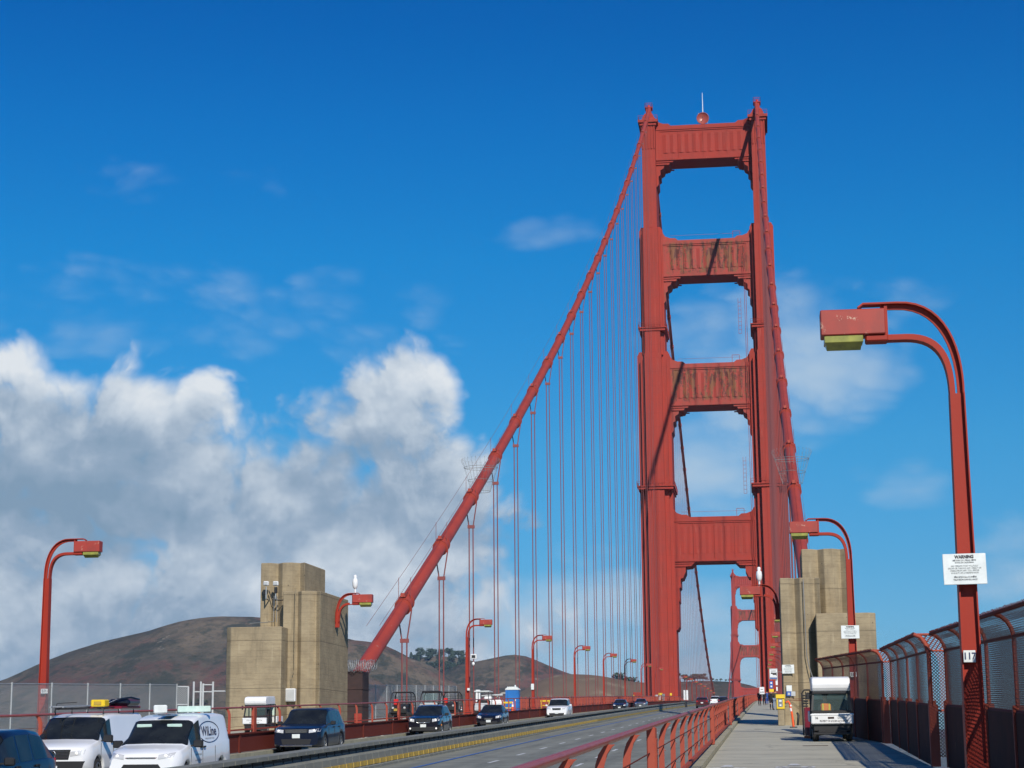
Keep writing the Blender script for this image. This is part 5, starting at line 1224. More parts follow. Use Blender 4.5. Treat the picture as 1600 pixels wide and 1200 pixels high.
# large white van with ladder rack
def f_van(root, L, hw, top, belt, paint):
    front_bits(root, hw, (0.52, 0.66, 0.93), (0.50, 0.86, 0.74, 0.90, 0.12), (0, 0.42), (0.9, 0.24, 0.62), bar=M_chrome, lampy=0.15)
    mb = MB(); mb.tube([(0.10*cos(2*pi*k/20), -0.03, 0.80+0.10*sin(2*pi*k/20)) for k in range(21)], 0.012, 6)
    for k in range(3): a = pi/2+2*pi*k/3; mb.tube([(0, -0.03, 0.80), (0.1*cos(a), -0.03, 0.80+0.1*sin(a))], 0.010, 5)
    mb.build('round_emblem', M_chrome, root)
    mirrors(root, hw, 1.25, 1.12, M_black, 1.3); side_lines(root, hw, (1.15, 2.15, 3.4), 0.42, 1.08, (2.02, 2.3))
van_top = [(0, 0.90), (0.05, 0.98), (0.35, 1.07), (0.95, 1.17), (1.05, 1.19), (1.75, 1.74), (2.0, 1.82), (2.6, 1.87), (4.9, 1.86), (5.06, 1.81), (5.13, 1.70), (5.16, 0.9)]
v1 = car('cargo_van', 'white cargo van with a ladder rack and a yellow box on its roof', 'van', M_vanw, 5.16, 1.93, van_top, [(0, 0.72), (0.5, 0.98), (1.05, 1.10), (5.16, 1.16)], (0.98, 4.18), 0.34, (1.02, 1.85, 4.9, 5.12), 'van', ((2.15, 2.16),), face=f_van, tumble=0.15, tail=0.02, nose=0.09)
place(v1, -8.5, 50.0)
mb = MB()
for q in (-0.62, 0.62): mb.tube([(q, 1.75, 2.02), (q, 4.9, 2.04)], 0.022, 6)
for y in (2.0, 3.3, 4.6): mb.tube([(-0.70, y, 1.84), (-0.70, y, 2.0), (0.70, y, 2.0), (0.70, y, 1.84)], 0.022, 6)
mb.tube([(-0.72, 1.95, 1.9), (-0.66, 2.0, 2.16), (-0.1, 2.05, 2.18)], 0.012, 5)
mb.build('roof_rack', M_black, v1)
r = empty('ladder'); r.parent = None; tag(r, 'aluminium ladder lying on the roof rack of the larger white van', 'ladder'); r.location = v1.location; r.rotation_euler = v1.rotation_euler
mb = MB()
for q in (-0.55, -0.18): mb.tube([(q, 1.2, 2.06), (q, 4.9, 2.08)], 0.028, 6)
for k in range(12): mb.tube([(-0.55, 1.35+0.3*k, 2.065), (-0.18, 1.35+0.3*k, 2.065)], 0.016, 5)
mb.build('rails_and_rungs', M_galv, r)
r = empty('roof_box'); tag(r, 'yellow box strapped on the roof of the larger white van', 'box'); r.location = v1.location; r.rotation_euler = v1.rotation_euler
mb = MB(); mb.bbox(0.10, 0.52, 2.6, 3.0, 2.05, 2.25, 0.03); mb.build('box', M_yel, r)
mb = MB(); mb.bbox(0.2, 0.42, 2.585, 2.6, 2.10, 2.20, 0.01); mb.build('label_plate', M_yrefl, r)
r = empty('roof_cargo'); tag(r, 'dark blue bags and hoses tied on the rear of the larger white van roof', 'roof cargo'); r.location = v1.location; r.rotation_euler = v1.rotation_euler
mb = MB(); mb.bbox(0.3, 0.95, 3.5, 4.5, 2.07, 2.26, 0.07); mb.bbox(0.1, 0.5, 3.6, 4.7, 2.03, 2.14, 0.04); mb.tube([(0.2, 3.2, 2.05), (0.6, 3.4, 2.25), (0.95, 3.6, 2.3), (1.0, 4.2, 2.24)], 0.03, 6); mb.build('bag', M_navy, r)
mb = MB(); mb.bbox(-0.1, 0.85, 3.1, 4.8, 1.98, 2.06, 0.02); mb.build('red_board', M_maroon, r)

# small white van with the lettered oval
def f_tc(root, L, hw, top, belt, paint):
    front_bits(root, hw, (0.42, 0.80, 0.825), (0.44, 0.80, 0.78, 0.92, 0.12), (0.0, 0.40), (0.86, 0.22, 0.50), m_grille=M_maroon, lampy=0.17)
    mb = MB(); mb.prism([(-0.44, 0.66), (-0.56, 0.50), (0.56, 0.50), (0.44, 0.66)], -0.014, 0.1, 'y'); mb.build('lower_grille', M_black, root)
    mb = MB(); mb.bbox(0.42, 0.78, -0.016, 0.02, 0.36, 0.44, 0.01); mb.build('yellow_sticker', M_yrefl, root)
    mirrors(root, hw, 1.32, 1.06, M_black, 1.2); side_lines(root, hw, (1.22, 2.22, 3.35), 0.42, 1.02, (2.06, 2.34))
    mb = MB(); mb.bbox(-0.16, 0.16, 1.75, 1.9, 1.846, 1.86, 0.01); mb.add([(-0.16, 1.72, 1.82), (0.2, 1.72, 1.82), (0.26, 2.4, 1.862), (-0.10, 2.4, 1.862)], [(0, 1, 2, 3)]); mb.build('blue_roof_strip', M_navy, root)
tc_top = [(0, 0.84), (0.06, 0.92), (0.4, 1.02), (0.9, 1.10), (1.0, 1.12), (1.72, 1.68), (1.95, 1.78), (2.5, 1.85), (4.0, 1.87), (4.62, 1.84), (4.74, 1.78), (4.79, 1.66), (4.82, 0.9)]
v2 = car('small_van', 'small white van with a lettered oval logo on its side', 'van', M_vanw, 4.82, 1.84, tc_top, [(0, 0.66), (0.5, 0.92), (1.0, 1.04), (2.2, 1.06), (4.82, 1.18)], (0.92, 3.98), 0.33, (0.97, 1.82, 4.55, 4.78), 'van', ((2.22, 2.23),), face=f_tc, tumble=0.15, nose=0.12, tail=0.02)
place(v2, -4.75, 46.2)
side_text(v2, 'WiLine', 0.34, M_letter, 3.0, 1.40, 1.32, bold=0.008); side_text(v2, 'WIRELESS NETWORKS', 0.055, M_greytext, 3.0, 1.22, 1.5)
side_text(v2, '1-888-494-5463', 0.07, M_greytext, 1.85, 0.84, 1.3, 'door_lettering'); side_text(v2, 'www.wiline.com', 0.07, M_greytext, 1.85, 0.70, 1.3, 'door_lettering')
mb = MB(); pts = []
for a in range(-13, 18):
    y, z = 3.0+0.90*cos(a*pi/16), 1.39+0.27*sin(a*pi/16); p = on_body(v2, (3.0, y, z), (-1, 0, 0), 0.004); pts.append(p if p is not None else (0.85, y, z))
mb.tube(pts, 0.011, 5); mb.build('oval_emblem', M_letter, v2)
mb = MB()
for sg in (-0.45, 0.35): mb.bbox(sg-0.2, sg+0.2, 1.56, 1.60, 1.50, 1.62, 0.02)
mb.build('sun_visor', M_glassg, v2)
r = empty('roof_cargo'); tag(r, 'pale panel and clear sheet carried on the small white van roof', 'roof cargo'); r.location = v2.location; r.rotation_euler = v2.rotation_euler
mb = MB(); mb.bbox(-0.38, -0.02, 2.05, 2.15, 1.88, 2.10, 0.03); mb.build('panel', M_sign, r); mb = MB(); mb.bbox(0.0, 0.9, 2.9, 3.0, 1.90, 2.06, 0.02); mb.build('clear_sheet', M_glassg, r)

def suv(name, label, paint, face, L=4.85, W=1.98, H=1.78, cat='car', roof=None):
    t = [(0, 0.86), (0.06, 0.97), (0.5, 1.06), (1.25, 1.14), (2.1, H-0.07), (2.5, H-0.01), (3.4, H), (L-0.65, H-0.06), (L-0.3, H-0.22), (L-0.12, 1.22), (L, 0.98)]
    b = [(0, 0.78), (0.5, 0.96), (1.25, 1.04), (L-0.6, 1.13), (L, 1.08)]
    return car(name, label, cat, paint, L, W, t, b, (0.92, L-1.0), 0.37, (1.22, 2.1, L-0.62, L-0.1), 'car', ((2.55, 2.63), (L-1.35, L-1.27)), face=face, tumble=0.17, roof_paint=roof)
def f_suv1(root, L, hw, top, belt, paint):
    front_bits(root, hw, (0.50, 0.80, 0.95), (0.52, 0.93, 0.80, 0.96, 0.1), (0, 0.68), (0.62, 0.34, 0.56), lampy=0.10)
    mb = MB(); mb.bbox(-0.66, 0.66, -0.03, 0.03, 0.27, 0.34, 0.015); mb.build('skid_bar', M_chrome, root)
    mirrors(root, hw, 1.75, 1.12); side_lines(root, hw, (1.55, 2.6, 3.6), 0.45, 1.0, (2.45, 3.45))
place(suv('car', 'dark blue SUV in the far lane in front of the left pylon', M_navy, f_suv1), -7.95, 75.0)
def f_suv2(root, L, hw, top, belt, paint):
    front_bits(root, hw, (0.42, 0.72, 0.95), (0.50, 0.86, 0.76, 0.96, 0.15), (0.0, 0.56), (0.7, 0.28, 0.5), fog=(0.72, 0.42), bar=M_chrome, lampy=0.08)
    mb = MB(); mb.tube([(-0.42, -0.02, 0.95), (-0.37, -0.02, 0.72), (0.37, -0.02, 0.72), (0.42, -0.02, 0.95)], 0.016, 6); mb.build('chrome_trim', M_chrome, root)
    for q in (-0.62, 0.62): mb = MB(); mb.tube([(q, 2.2, H2+0.01), (q, 2.35, H2+0.07), (q, 3.6, H2+0.07), (q, 3.75, H2)], 0.02, 6); mb.build('roof_rail', M_black, root)
    mirrors(root, hw, 1.75, 1.1); side_lines(root, hw, (1.5, 2.5, 3.4), 0.45, 1.0, (2.4, 3.3))
    mb = MB(); mb.bbox(hw-0.02, hw+0.01, 0.72, 0.80, 0.55, 0.62, 0.01); mb.build('side_lamp', M_amber, root)
H2 = 1.68
place(suv('car', 'dark SUV with lit headlights and roof rails in front of the parked utility carts', M_blk, f_suv2, 4.6, 1.80, 1.68), -7.9, 103.5)
def f_car3(root, L, hw, top, belt, paint):
    front_bits(root, hw, (0.30, 0.50, 0.62), (0.50, 0.84, 0.60, 0.78, 0.3), (0.0, 0.42), (0.6, 0.2, 0.4), lampy=0.12)
    mirrors(root, hw, 1.55, 0.98); side_lines(root, hw, (1.4, 2.4), 0.42, 0.9, (2.3,))
def sedan(name, label, paint, face, L=4.5, W=1.80, H=1.46, roof=None):
    t = [(0, 0.66), (0.06, 0.76), (0.5, 0.88), (1.15, 0.98), (2.0, H-0.07), (2.45, H), (3.0, H-0.01), (3.5, H-0.08), (L-0.45, 1.06), (L-0.06, 1.0), (L, 0.86)]
    b = [(0, 0.62), (0.5, 0.82), (1.15, 0.92), (L-0.5, 0.97), (L, 0.93)]
    return car(name, label, 'car', paint, L, W, t, b, (0.88, L-0.95), 0.33, (1.12, 2.02, 3.35, L-0.5), 'car', ((2.45, 2.52),), face=face, tumble=0.2, roof_paint=roof)
place(sedan('car', 'dark hatchback with a silver roof and lit headlights beside the orange cones', M_blk, f_car3, 4.1, 1.78, 1.50, roof=M_silv), -7.9, 128.5)
def f_car4(root, L, hw, top, belt, paint):
    front_bits(root, hw, (0.40, 0.74, 0.92), (0.50, 0.88, 0.80, 0.94, 0.1), (0.0, 0.5), (0.7, 0.26, 0.48), bar=M_chrome, fog=(0.7, 0.44), lights=M_lampoff, lampy=0.08)
    mirrors(root, hw, 1.75, 1.1, M_vanw)
place(suv('car', 'white SUV approaching under the third lamp beyond the left pylon', M_vanw, f_car4, 4.9, 1.95, 1.76), -7.9, 171.5)
def f_far(root, L, hw, top, belt, paint): front_bits(root, hw, (0.40, 0.52, 0.66), (0.50, 0.84, 0.62, 0.76, 0.2), (0.0, 0.42), (0.6, 0.2, 0.4), lampy=0.12); mirrors(root, hw, 1.55, 0.98)
place(sedan('car', 'small black car with lit headlights approaching, right of the white SUV', M_blk, f_far), -7.9, 247)
place(sedan('car', 'small silver car approaching at the foot of the left tower leg', M_silv, f_far), -7.9, 289)
def f_back(root, L, hw, top, belt, paint): rear_bits(root, L, hw, 0.92); mirrors(root, hw, 1.65, 1.0)
place(suv('car', 'dark red car seen from behind, driving away near the walkway railing', M_redc, f_back, 4.4, 1.84, 1.58), 1.75, 282, True)
place(suv('car', 'white car driving away just ahead of the dark red car', M_vanw, f_back, 4.6, 1.85, 1.75), 1.9, 352, True)
place(suv('car', 'dark car driving away, right of the white car ahead', M_blk, f_back, 4.6, 1.86, 1.60), 3.6, 338, True)
place(sedan('car', 'farthest dark car driving away, mostly hidden by the walkway railing', M_navy, f_back, 4.6, 1.82, 1.50), 5.2, 372, True)
def f_none(root, L, hw, top, belt, paint): rear_bits(root, L, hw, 0.95); mirrors(root, hw, 1.65, 1.08); side_lines(root, hw, (1.5, 2.55, 3.5), 0.45, 1.0, (2.4, 3.4))
place(suv('car', 'navy blue car cut off by the lower left corner of the picture', M_navy, f_none, 4.6, 1.86, 1.72), -4.75, 33.6)

# ------------------------------------------------------------------ utility carts and parked machines
def wheel(root, x, y, r, w, n=16, rim=M_midgrey):
    e = empty('wheel', (x, y, r)); e.parent = root; mb = MB(); mb.tube([(-w/2, 0, 0), (-w/2+0.03, 0, 0), (w/2-0.03, 0, 0), (w/2, 0, 0)], [r*0.9, r, r, r*0.9], n); mb.build('tyre', M_tyre, e)
    mb = MB(); mb.tube([(-w/2-0.01, 0, 0), (w/2+0.01, 0, 0)], r*0.52, 12); mb.build('rim', rim, e)
def cab_cart(x, y, label, near):
    z = g(y)+WALK; root = empty('utility_cart', (x, y, z)); tag(root, label, 'utility cart'); root.rotation_euler = (0.03, 0, 0)
    H = 2.08
    mb = MB(); mb.prism([(0.10, 1.60), (0.02, 1.72), (0.0, 1.86), (0.12, 2.04), (0.5, H), (2.0, H), (2.1, 1.98), (2.12, 1.62)], -0.62, 0.62, 'x'); mb.build('roof_shell', M_white, root, bevel=0.05)
    mb = MB()
    for sg in (-1, 1):
        mb.add([(sg*0.60, 0.02, 0.98), (sg*0.665, 0.02, 0.98), (sg*0.60, 0.18, 1.64), (sg*0.54, 0.18, 1.64), (sg*0.60, 0.14, 0.98), (sg*0.665, 0.14, 0.98), (sg*0.60, 0.30, 1.64), (sg*0.54, 0.30, 1.64)], [(0, 1, 2, 3), (4, 7, 6, 5), (0, 4, 5, 1), (1, 5, 6, 2), (2, 6, 7, 3), (3, 7, 4, 0)])
        mb.bbox(sg*0.63-0.03, sg*0.63+0.03, 1.0, 1.1, 0.4, 1.64, 0.01); mb.bbox(sg*0.63-0.03, sg*0.63+0.03, 2.0, 2.1, 0.4, 1.64, 0.01)
    mb.bbox(-0.62, 0.62, 0.10, 0.22, 1.52, 1.64, 0.02); mb.bbox(-0.66, 0.66, -0.02, 0.10, 0.90, 1.0, 0.02); mb.bbox(-0.63, 0.63, 0.5, 2.0, 1.595, 1.63, 0.01); mb.tube([(-0.62, 0.06, 0.95), (0.62, 0.06, 0.95)], 0.02, 5); mb.build('cab_frame', M_black, root)
    mb = MB(); mb.add([(-0.60, 0.06, 0.99), (0.60, 0.06, 0.99), (0.55, 0.20, 1.53), (-0.55, 0.20, 1.53)], [(0, 1, 2, 3)]); mb.build('windscreen', M_glassw, root)
    mb = MB(); mb.add([(-0.60, 2.06, 0.99), (0.60, 2.06, 0.99), (0.56, 2.06, 1.60), (-0.56, 2.06, 1.60)], [(0, 3, 2, 1)]); mb.build('rear_screen', M_glassg, root)  # opaque pale green paints in the light showing through the rear window
    mb = MB(); mb.bbox(-0.68, 0.68, -0.12, 0.10, 0.56, 0.90, 0.03); mb.bbox(-0.70, 0.70, -0.135, 0.05, 0.835, 0.885, 0.012); mb.build('front_panel', M_white, root)
    mb = MB(); mb.bbox(-0.60, 0.60, 0.0, 2.4, 0.34, 0.58, 0.02); mb.bbox(-0.45, 0.45, -0.10, 0.1, 0.30, 0.36, 0.01); mb.bbox(-0.62, 0.62, -0.16, -0.08, 0.22, 0.30, 0.02)
    for sg in (-1, 1): mb.tube([(sg*0.2, 0.1, 0.25), (sg*0.5, 0.15, 0.2)], 0.03, 6); mb.tube([(sg*0.35, 0.0, 0.34), (sg*0.35, -0.1, 0.24)], 0.025, 6)
    mb.build('chassis', M_black, root)
    mb = MB(); mb.bbox(-0.55, 0.55, 1.3, 1.75, 0.58, 1.35, 0.05); mb.build('seat', M_black, root)
    mb = MB(); mb.bbox(-0.70, 0.70, 2.15, 3.6, 0.60, 0.95, 0.02); mb.build('cargo_bed', M_white, root)
    for sg in (-1, 1):
        wheel(root, sg*0.54, 0.42, 0.27, 0.20); wheel(root, sg*0.54, 2.9, 0.27, 0.22)
        mb = MB(); mb.bbox(sg*0.62-0.05, sg*0.62+0.05, 0.12, 0.9, 0.48, 0.60, 0.02); mb.build('mudguard', M_black, root)
    mb = MB(); mb.bbox(-0.80, -0.70, 0.1, 0.16, 1.35, 1.58, 0.02); mb.tube([(-0.58, 0.2, 1.5), (-0.75, 0.13, 1.5)], 0.012, 5); mb.build('mirror', M_black, root)
    mb = MB()
    for sg in (-0.56, 0.56): mb.cyl((sg, -0.015, 0.945), 0.028, 0.02, 'y', 10)
    mb.build('marker_lamp', M_lampoff, root)
    return root
def glass_clear():
    m = bpy.data.materials.new('clear_windscreen'); m.use_nodes = True; t = NT(m.node_tree); b = m.node_tree.nodes['Principled BSDF']
    b.inputs['Roughness'].default_value = 0.05; b.inputs['Base Color'].default_value = (0.3, 0.42, 0.4, 1)
    tr = t.node('ShaderNodeBsdfTransparent'); tr.inputs[0].default_value = (0.80, 0.92, 0.90, 1); mx = t.node('ShaderNodeMixShader'); mx.inputs[0].default_value = 0.14
    t.l.new(tr.outputs[0], mx.inputs[1]); t.l.new(b.outputs[0], mx.inputs[2]); t.l.new(mx.outputs[0], m.node_tree.nodes['Material Output'].inputs[0]); return m
M_glassw = glass_clear()
c1 = cab_cart(12.79, 63.2, 'white cab utility cart with a driver in an orange vest, parked by the right pylon', True)
text('36', 0.10, M_dark, c1, 'number_lettering', (-0.50, -0.123, 0.755), bold=0.002); text('GGBHTD', 0.075, M_greytext, c1, 'front_lettering', (0.32, -0.123, 0.755), bold=0.001)
text('PROPERTY OF GOLDEN GATE BRIDGE', 0.085, M_dark, c1, 'front_lettering', (0.05, -0.123, 0.655), bold=0.001, sx=0.62)
mb = MB(); mb.box(-0.14, 0.06, -0.128, -0.12, 0.73, 0.79); mb.build('badge', M_brown, c1)
c2 = cab_cart(-11.95, 83.5, 'white-roofed cab utility cart parked in front of the left pylon', False); c2.scale = (0.80, 0.80, 0.80)
text('GOLDEN GATE BRIDGE', 0.085, M_greytext, c2, 'front_lettering', (0, -0.123, 0.76)); text('HIGHWAY DIST', 0.085, M_dark, c2, 'front_lettering', (0, -0.123, 0.64))
r = empty('tool_cabinet', (12.12, 67.5, g(67.5)+WALK)); tag(r, 'maroon tool cabinet with black frame standing left of the utility cart', 'tool cabinet')
mb = MB(); mb.bbox(-0.13, 0.20, 0, 0.9, 0.10, 1.06, 0.02); mb.build('cabinet', M_maroon, r); mb = MB(); mb.bbox(0.10, 0.17, -0.03, 0.0, 0.12, 0.55, 0.01); mb.build('white_strip', M_white, r)
mb = MB(); mb.tube([(-0.17, 0.05, 0.1), (-0.19, 0.05, 1.55), (-0.1, 0.05, 1.66), (0.1, 0.05, 1.66)], 0.03, 6); mb.tube([(-0.05, 0.05, 1.0), (-0.06, 0.05, 1.6)], 0.02, 6)
for k in range(5): mb.bbox(-0.16, 0.02, 0.0, 0.2, 1.08+0.09*k, 1.13+0.09*k, 0.01)
mb.build('frame', M_black, r); mb = MB(); mb.bbox(-0.16, 0.30, -0.02, 0.2, 0, 0.09, 0.01); mb.build('foot', M_cone, r)

def atv(px, Y, label, kind):
    p = at(px, 1100, Y); root = empty('utility_vehicle', (p.x, Y, g(Y)+WALK)); tag(root, label, 'utility vehicle')
    for sg in (-1, 1):
        for yy in (0.4, 2.3): wheel(root, sg*0.58, yy, 0.30, 0.24)
    mb = MB(); mb.bbox(-0.55, 0.55, 0.15, 2.6, 0.40, 0.62, 0.04); mb.prism([(0.0, 0.55), (-0.02, 0.80), (0.25, 1.0), (0.75, 1.05), (0.8, 0.55)], -0.48, 0.48, 'x'); mb.build('body', M_black, root, bevel=0.03)
    mb = MB()
    for sg in (-1, 1): mb.tube([(sg*0.66, 0.55, 0.6), (sg*0.66, 0.62, 1.15), (sg*0.60, 0.9, 1.72), (sg*0.52, 1.0, 1.84), (sg*0.52, 2.0, 1.84), (sg*0.64, 2.2, 1.6), (sg*0.66, 2.3, 0.6)], 0.035, 8)
    for (yy, zz) in ((1.0, 1.84), (2.0, 1.84)): mb.tube([(-0.54, yy, zz), (0.54, yy, zz)], 0.035, 8)
    if kind != 1:
        for k in range(4): mb.tube([(-0.6, 2.25, 1.05+0.18*k), (0.6, 2.25, 1.05+0.18*k)], 0.016, 5)
        for k in range(7): mb.tube([(-0.54+0.18*k, 2.25, 0.7), (-0.54+0.18*k, 2.25, 1.6)], 0.012, 5)
    mb.build('roll_cage', M_black, root)
    mb = MB(); mb.bbox(-0.5, 0.5, 1.35, 1.75, 0.6, 1.15, 0.06); mb.build('seat', M_black, root)
    if kind != 1:
        mb = MB(); mb.bbox(-0.38, -0.10, 0.25, 0.6, 1.02, 1.40, 0.05); mb.build('red_case', M_redp, root)
    if kind == 0:
        mb = MB(); mb.bbox(-0.30, 0.10, -0.06, -0.02, 0.66, 0.82, 0.01); mb.build('licence_plate', M_yrefl, root)
    if kind == 1:
        mb = MB(); mb.bbox(-0.58, 0.58, 0.85, 2.1, 1.80, 1.92, 0.05); mb.build('soft_roof', M_black, root)
        mb = MB(); mb.bbox(-0.60, 0.60, -0.05, 0.3, 0.95, 1.10, 0.04); mb.build('nose_panel', M_ltgrey, root); mb = MB(); mb.bbox(-0.55, -0.35, -0.08, 0.0, 0.75, 0.93, 0.03); mb.build('lamp', M_redp, root)
        mb = MB(); mb.add([(-0.5, 0.62, 1.12), (0.5, 0.62, 1.12), (0.48, 0.9, 1.74), (-0.48, 0.9, 1.74)], [(0, 1, 2, 3)]); mb.build('windscreen', M_glassw, root)
    for sg in (-1, 1): mb = MB(); mb.cyl((sg*0.36, -0.03, 0.86), 0.07, 0.05, 'y', 12); mb.build('headlight', M_lampoff, root)
    mb = MB(); mb.bbox(-0.52, 0.52, 1.85, 2.75, 0.64, 0.92, 0.02); mb.build('cargo_bed', M_midgrey, root)
atv(623, 116, 'black roll-cage utility vehicle with a red case, first right of the cable housing', 0)
atv(669, 125, 'utility vehicle with a black soft roof, behind the dark SUV', 1)
atv(700, 133, 'black roll-cage utility vehicle with a red case, just left of the first lamp', 2)
p = at(752, 1100, 149); root = empty('golf_cart', (p.x, 149, g(149)+WALK)); tag(root, 'golf cart with a flat cream roof right of the first lamp beyond the pylon', 'golf cart')
for sg in (-1, 1):
    for yy in (0.4, 2.0): wheel(root, sg*0.5, yy, 0.23, 0.18)
mb = MB(); mb.bbox(-0.62, 0.62, 0.2, 2.3, 1.80, 1.90, 0.04); mb.build('roof', M_sign, root)
mb = MB()
for sg in (-1, 1): mb.tube([(sg*0.55, 0.1, 0.6), (sg*0.52, 0.4, 1.82)], 0.03, 6); mb.tube([(sg*0.55, 2.0, 0.6), (sg*0.55, 2.1, 1.82)], 0.03, 6)
mb.build('roof_post', M_black, root); mb = MB(); mb.prism([(0.0, 0.35), (0.0, 0.7), (0.3, 0.95), (0.6, 0.9), (0.8, 0.45), (2.3, 0.45), (2.3, 0.35)], -0.55, 0.55, 'x'); mb.build('body', M_ltgrey, root, bevel=0.04)
mb = MB(); mb.bbox(-0.5, 0.5, 1.1, 1.6, 0.5, 1.2, 0.06); mb.build('seat', M_black, root)
p = at(772, 1100, 158); root = empty('flatbed_truck', (p.x-.2, 158, g(158)+WALK)); tag(root, 'low white maintenance vehicle with clutter on it, beside the golf cart', 'maintenance vehicle')
mb = MB(); mb.bbox(-1.0, 0.9, 0, 0.8, 0.5, 1.15, 0.08); mb.bbox(-0.7, 0.0, 0.2, 0.8, 1.15, 1.45, 0.1); mb.build('body', M_white, root)
mb = MB(); mb.tube([(-0.9, 0.3, 1.5), (0.9, 0.3, 1.6)], 0.05, 6); mb.tube([(-0.5, 0.3, 1.1), (-0.5, 0.3, 1.6)], 0.03, 6); mb.tube([(0.6, 0.3, 1.1), (0.6, 0.3, 1.6)], 0.03, 6); mb.bbox(0.2, 0.9, 0.1, 0.4, 1.5, 1.62, 0.02); mb.build('rack', M_ltgrey, root)
for sg in (-0.7, 0.7): wheel(root, sg, 0.4, 0.28, 0.2)

p = at(801.5, 1100, 178); root = empty('portable_toilet', (p.x, 178, g(178)+WALK)); tag(root, 'bright blue portable toilet with a white roof on the left walkway', 'portable toilet')
mb = MB(); mb.bbox(-0.60, 0.60, -0.6, 0.6, 0.0, 1.98, 0.03)
for q in (-0.62, 0.56): mb.box(q, q+0.06, -0.66, -0.6, 0.05, 1.95)
mb.build('cabin', M_blue, root); mb = MB(); mb.bbox(-0.42, 0.42, -0.64, -0.60, 0.12, 1.85, 0.015); d = mb.build('door', M_blue, root); mb = MB(); mb.bbox(0.28, 0.36, -0.67, -0.64, 0.95, 1.1, 0.01); mb.build('handle', M_white, d)
mb = MB(); mb.prism([(-0.66, 1.99), (-0.60, 2.12), (-0.35, 2.26), (0.35, 2.26), (0.60, 2.12), (0.66, 1.99)], -0.66, 0.66, 'y')
mb.cyl((0.2, 0.2, 2.24), 0.07, 0.22, n=10)
for k in range(5): mb.box(-0.45+0.2*k, -0.40+0.2*k, -0.6, 0.6, 2.20, 2.29)
mb.build('roof', M_sign, root)
p = at(743, 1070, 156.2); root = empty('white_cabinet', (-12.9, 156.9, g(157)+WALK)); tag(root, 'tall narrow white cabinet right behind the first lamp beyond the left pylon', 'cabinet'); mb = MB(); mb.bbox(-0.2, 0.16, 0.3, 0.7, 1.0, 2.0, 0.03); mb.build('shell', M_white, root); mb = MB(); mb.box(-0.05, 0.05, 0.45, 0.55, 0, 1.0); mb.build('stand', M_galv, root)
def cone(px, py, Y, label, h=0.72):
    p = at(px, py, Y); r = empty('traffic_cone', (p.x, Y, g(Y)+WALK)); tag(r, label, 'traffic cone')
    mb = MB(); mb.tube([(0, 0, 0.03), (0, 0, h)], [0.16, 0.035], 14); mb.bbox(-0.2, 0.2, -0.2, 0.2, 0, 0.035, 0.01); mb.build('cone', M_cone, r)
    mb = MB(); mb.tube([(0, 0, h*0.52), (0, 0, h*0.72)], [0.098, 0.075], 14); mb.tube([(0, 0, h*0.8), (0, 0, h*0.9)], [0.066, 0.053], 14); mb.build('white_band', M_white, r)
cone(720.5, 1115, 148, 'orange traffic cone with white bands left of the first lamp beyond the pylon'); cone(801, 1112, 165, 'large orange traffic cone in front of the blue toilet', 1.0); cone(858, 1104, 205, 'small orange cone beside the yellow stand and the second lamp')
def trestle(px, py, Y, label):
    p = at(px, py, Y); r = empty('trestle', (p.x, Y, g(Y)+WALK)); tag(r, label, 'trestle')
    mb = MB()
    for q in (-0.42, 0.42): mb.tube([(q, -0.2, 0), (q, 0, 0.95)], 0.035, 6); mb.tube([(q, 0.2, 0), (q, 0, 0.95)], 0.035, 6)
    mb.bbox(-0.5, 0.5, -0.06, 0.0, 0.78, 0.95, 0.01); mb.bbox(-0.45, 0.45, -0.16, -0.11, 0.35, 0.45, 0.01); mb.build('frame', M_yel, r)
trestle(793, 1108, 168, 'yellow trestle just left of the blue toilet'); trestle(852, 1104, 200, 'yellow trestle right of the second lamp beyond the left pylon')

# things at the foot of the near tower
r = empty('orange_cabinet', (-19.2, 455, g(455)+WALK)); tag(r, 'orange cabinet with yellow signs left of the left tower leg', 'cabinet')
mb = MB(); mb.bbox(-0.9, 0.9, 0, 1.2, 0, 2.4, 0.05); mb.build('shell', M_org, r); mb = MB(); mb.bbox(-1.0, -0.7, -0.04, 0, 0.1, 1.8, 0.02); mb.bbox(0.1, 0.8, -0.04, 0, 0.6, 1.1, 0.02); mb.build('yellow_panel', M_yel, r)
def tower_box(px, py, w, h, m, label, nm='electrical_cabinet', cat='cabinet'):
    p = at(px, py, 458.2); r = empty(nm, p); tag(r, label, cat); mb = MB(); mb.bbox(-w/2, w/2, 0, 0.5, -h/2, h/2, 0.03); mb.build('shell', m, r); mb = MB(); mb.bbox(-w*0.4, w*0.4, -0.02, 0, -h*0.42, h*0.42, 0.01); mb.build('door', m, r)
tower_box(1025.5, 1089, 0.8, 1.0, M_ltgrey, 'grey cabinet on the front of the left tower leg, left of the white one'); tower_box(1031, 1090.5, 0.5, 1.0, M_sign, 'white cabinet on the front of the left tower leg'); tower_box(1036.5, 1092, 0.7, 2.4, M_midgrey, 'dark doorway cabinet on the front of the left tower leg')
tower_box(1032, 1084.5, 0.9, 0.5, M_yel, 'yellow sign above the cabinets on the left tower leg', 'yellow_sign', 'sign'); tower_box(1048.2, 1085, 0.5, 0.6, M_yel, 'small yellow sign on the right part of the left tower leg', 'yellow_sign', 'sign')
tower_box(1032, 1097, 1.4, 0.6, M_yrefl, 'yellow barrier board at the bottom of the left tower leg', 'barrier_board', 'barrier')
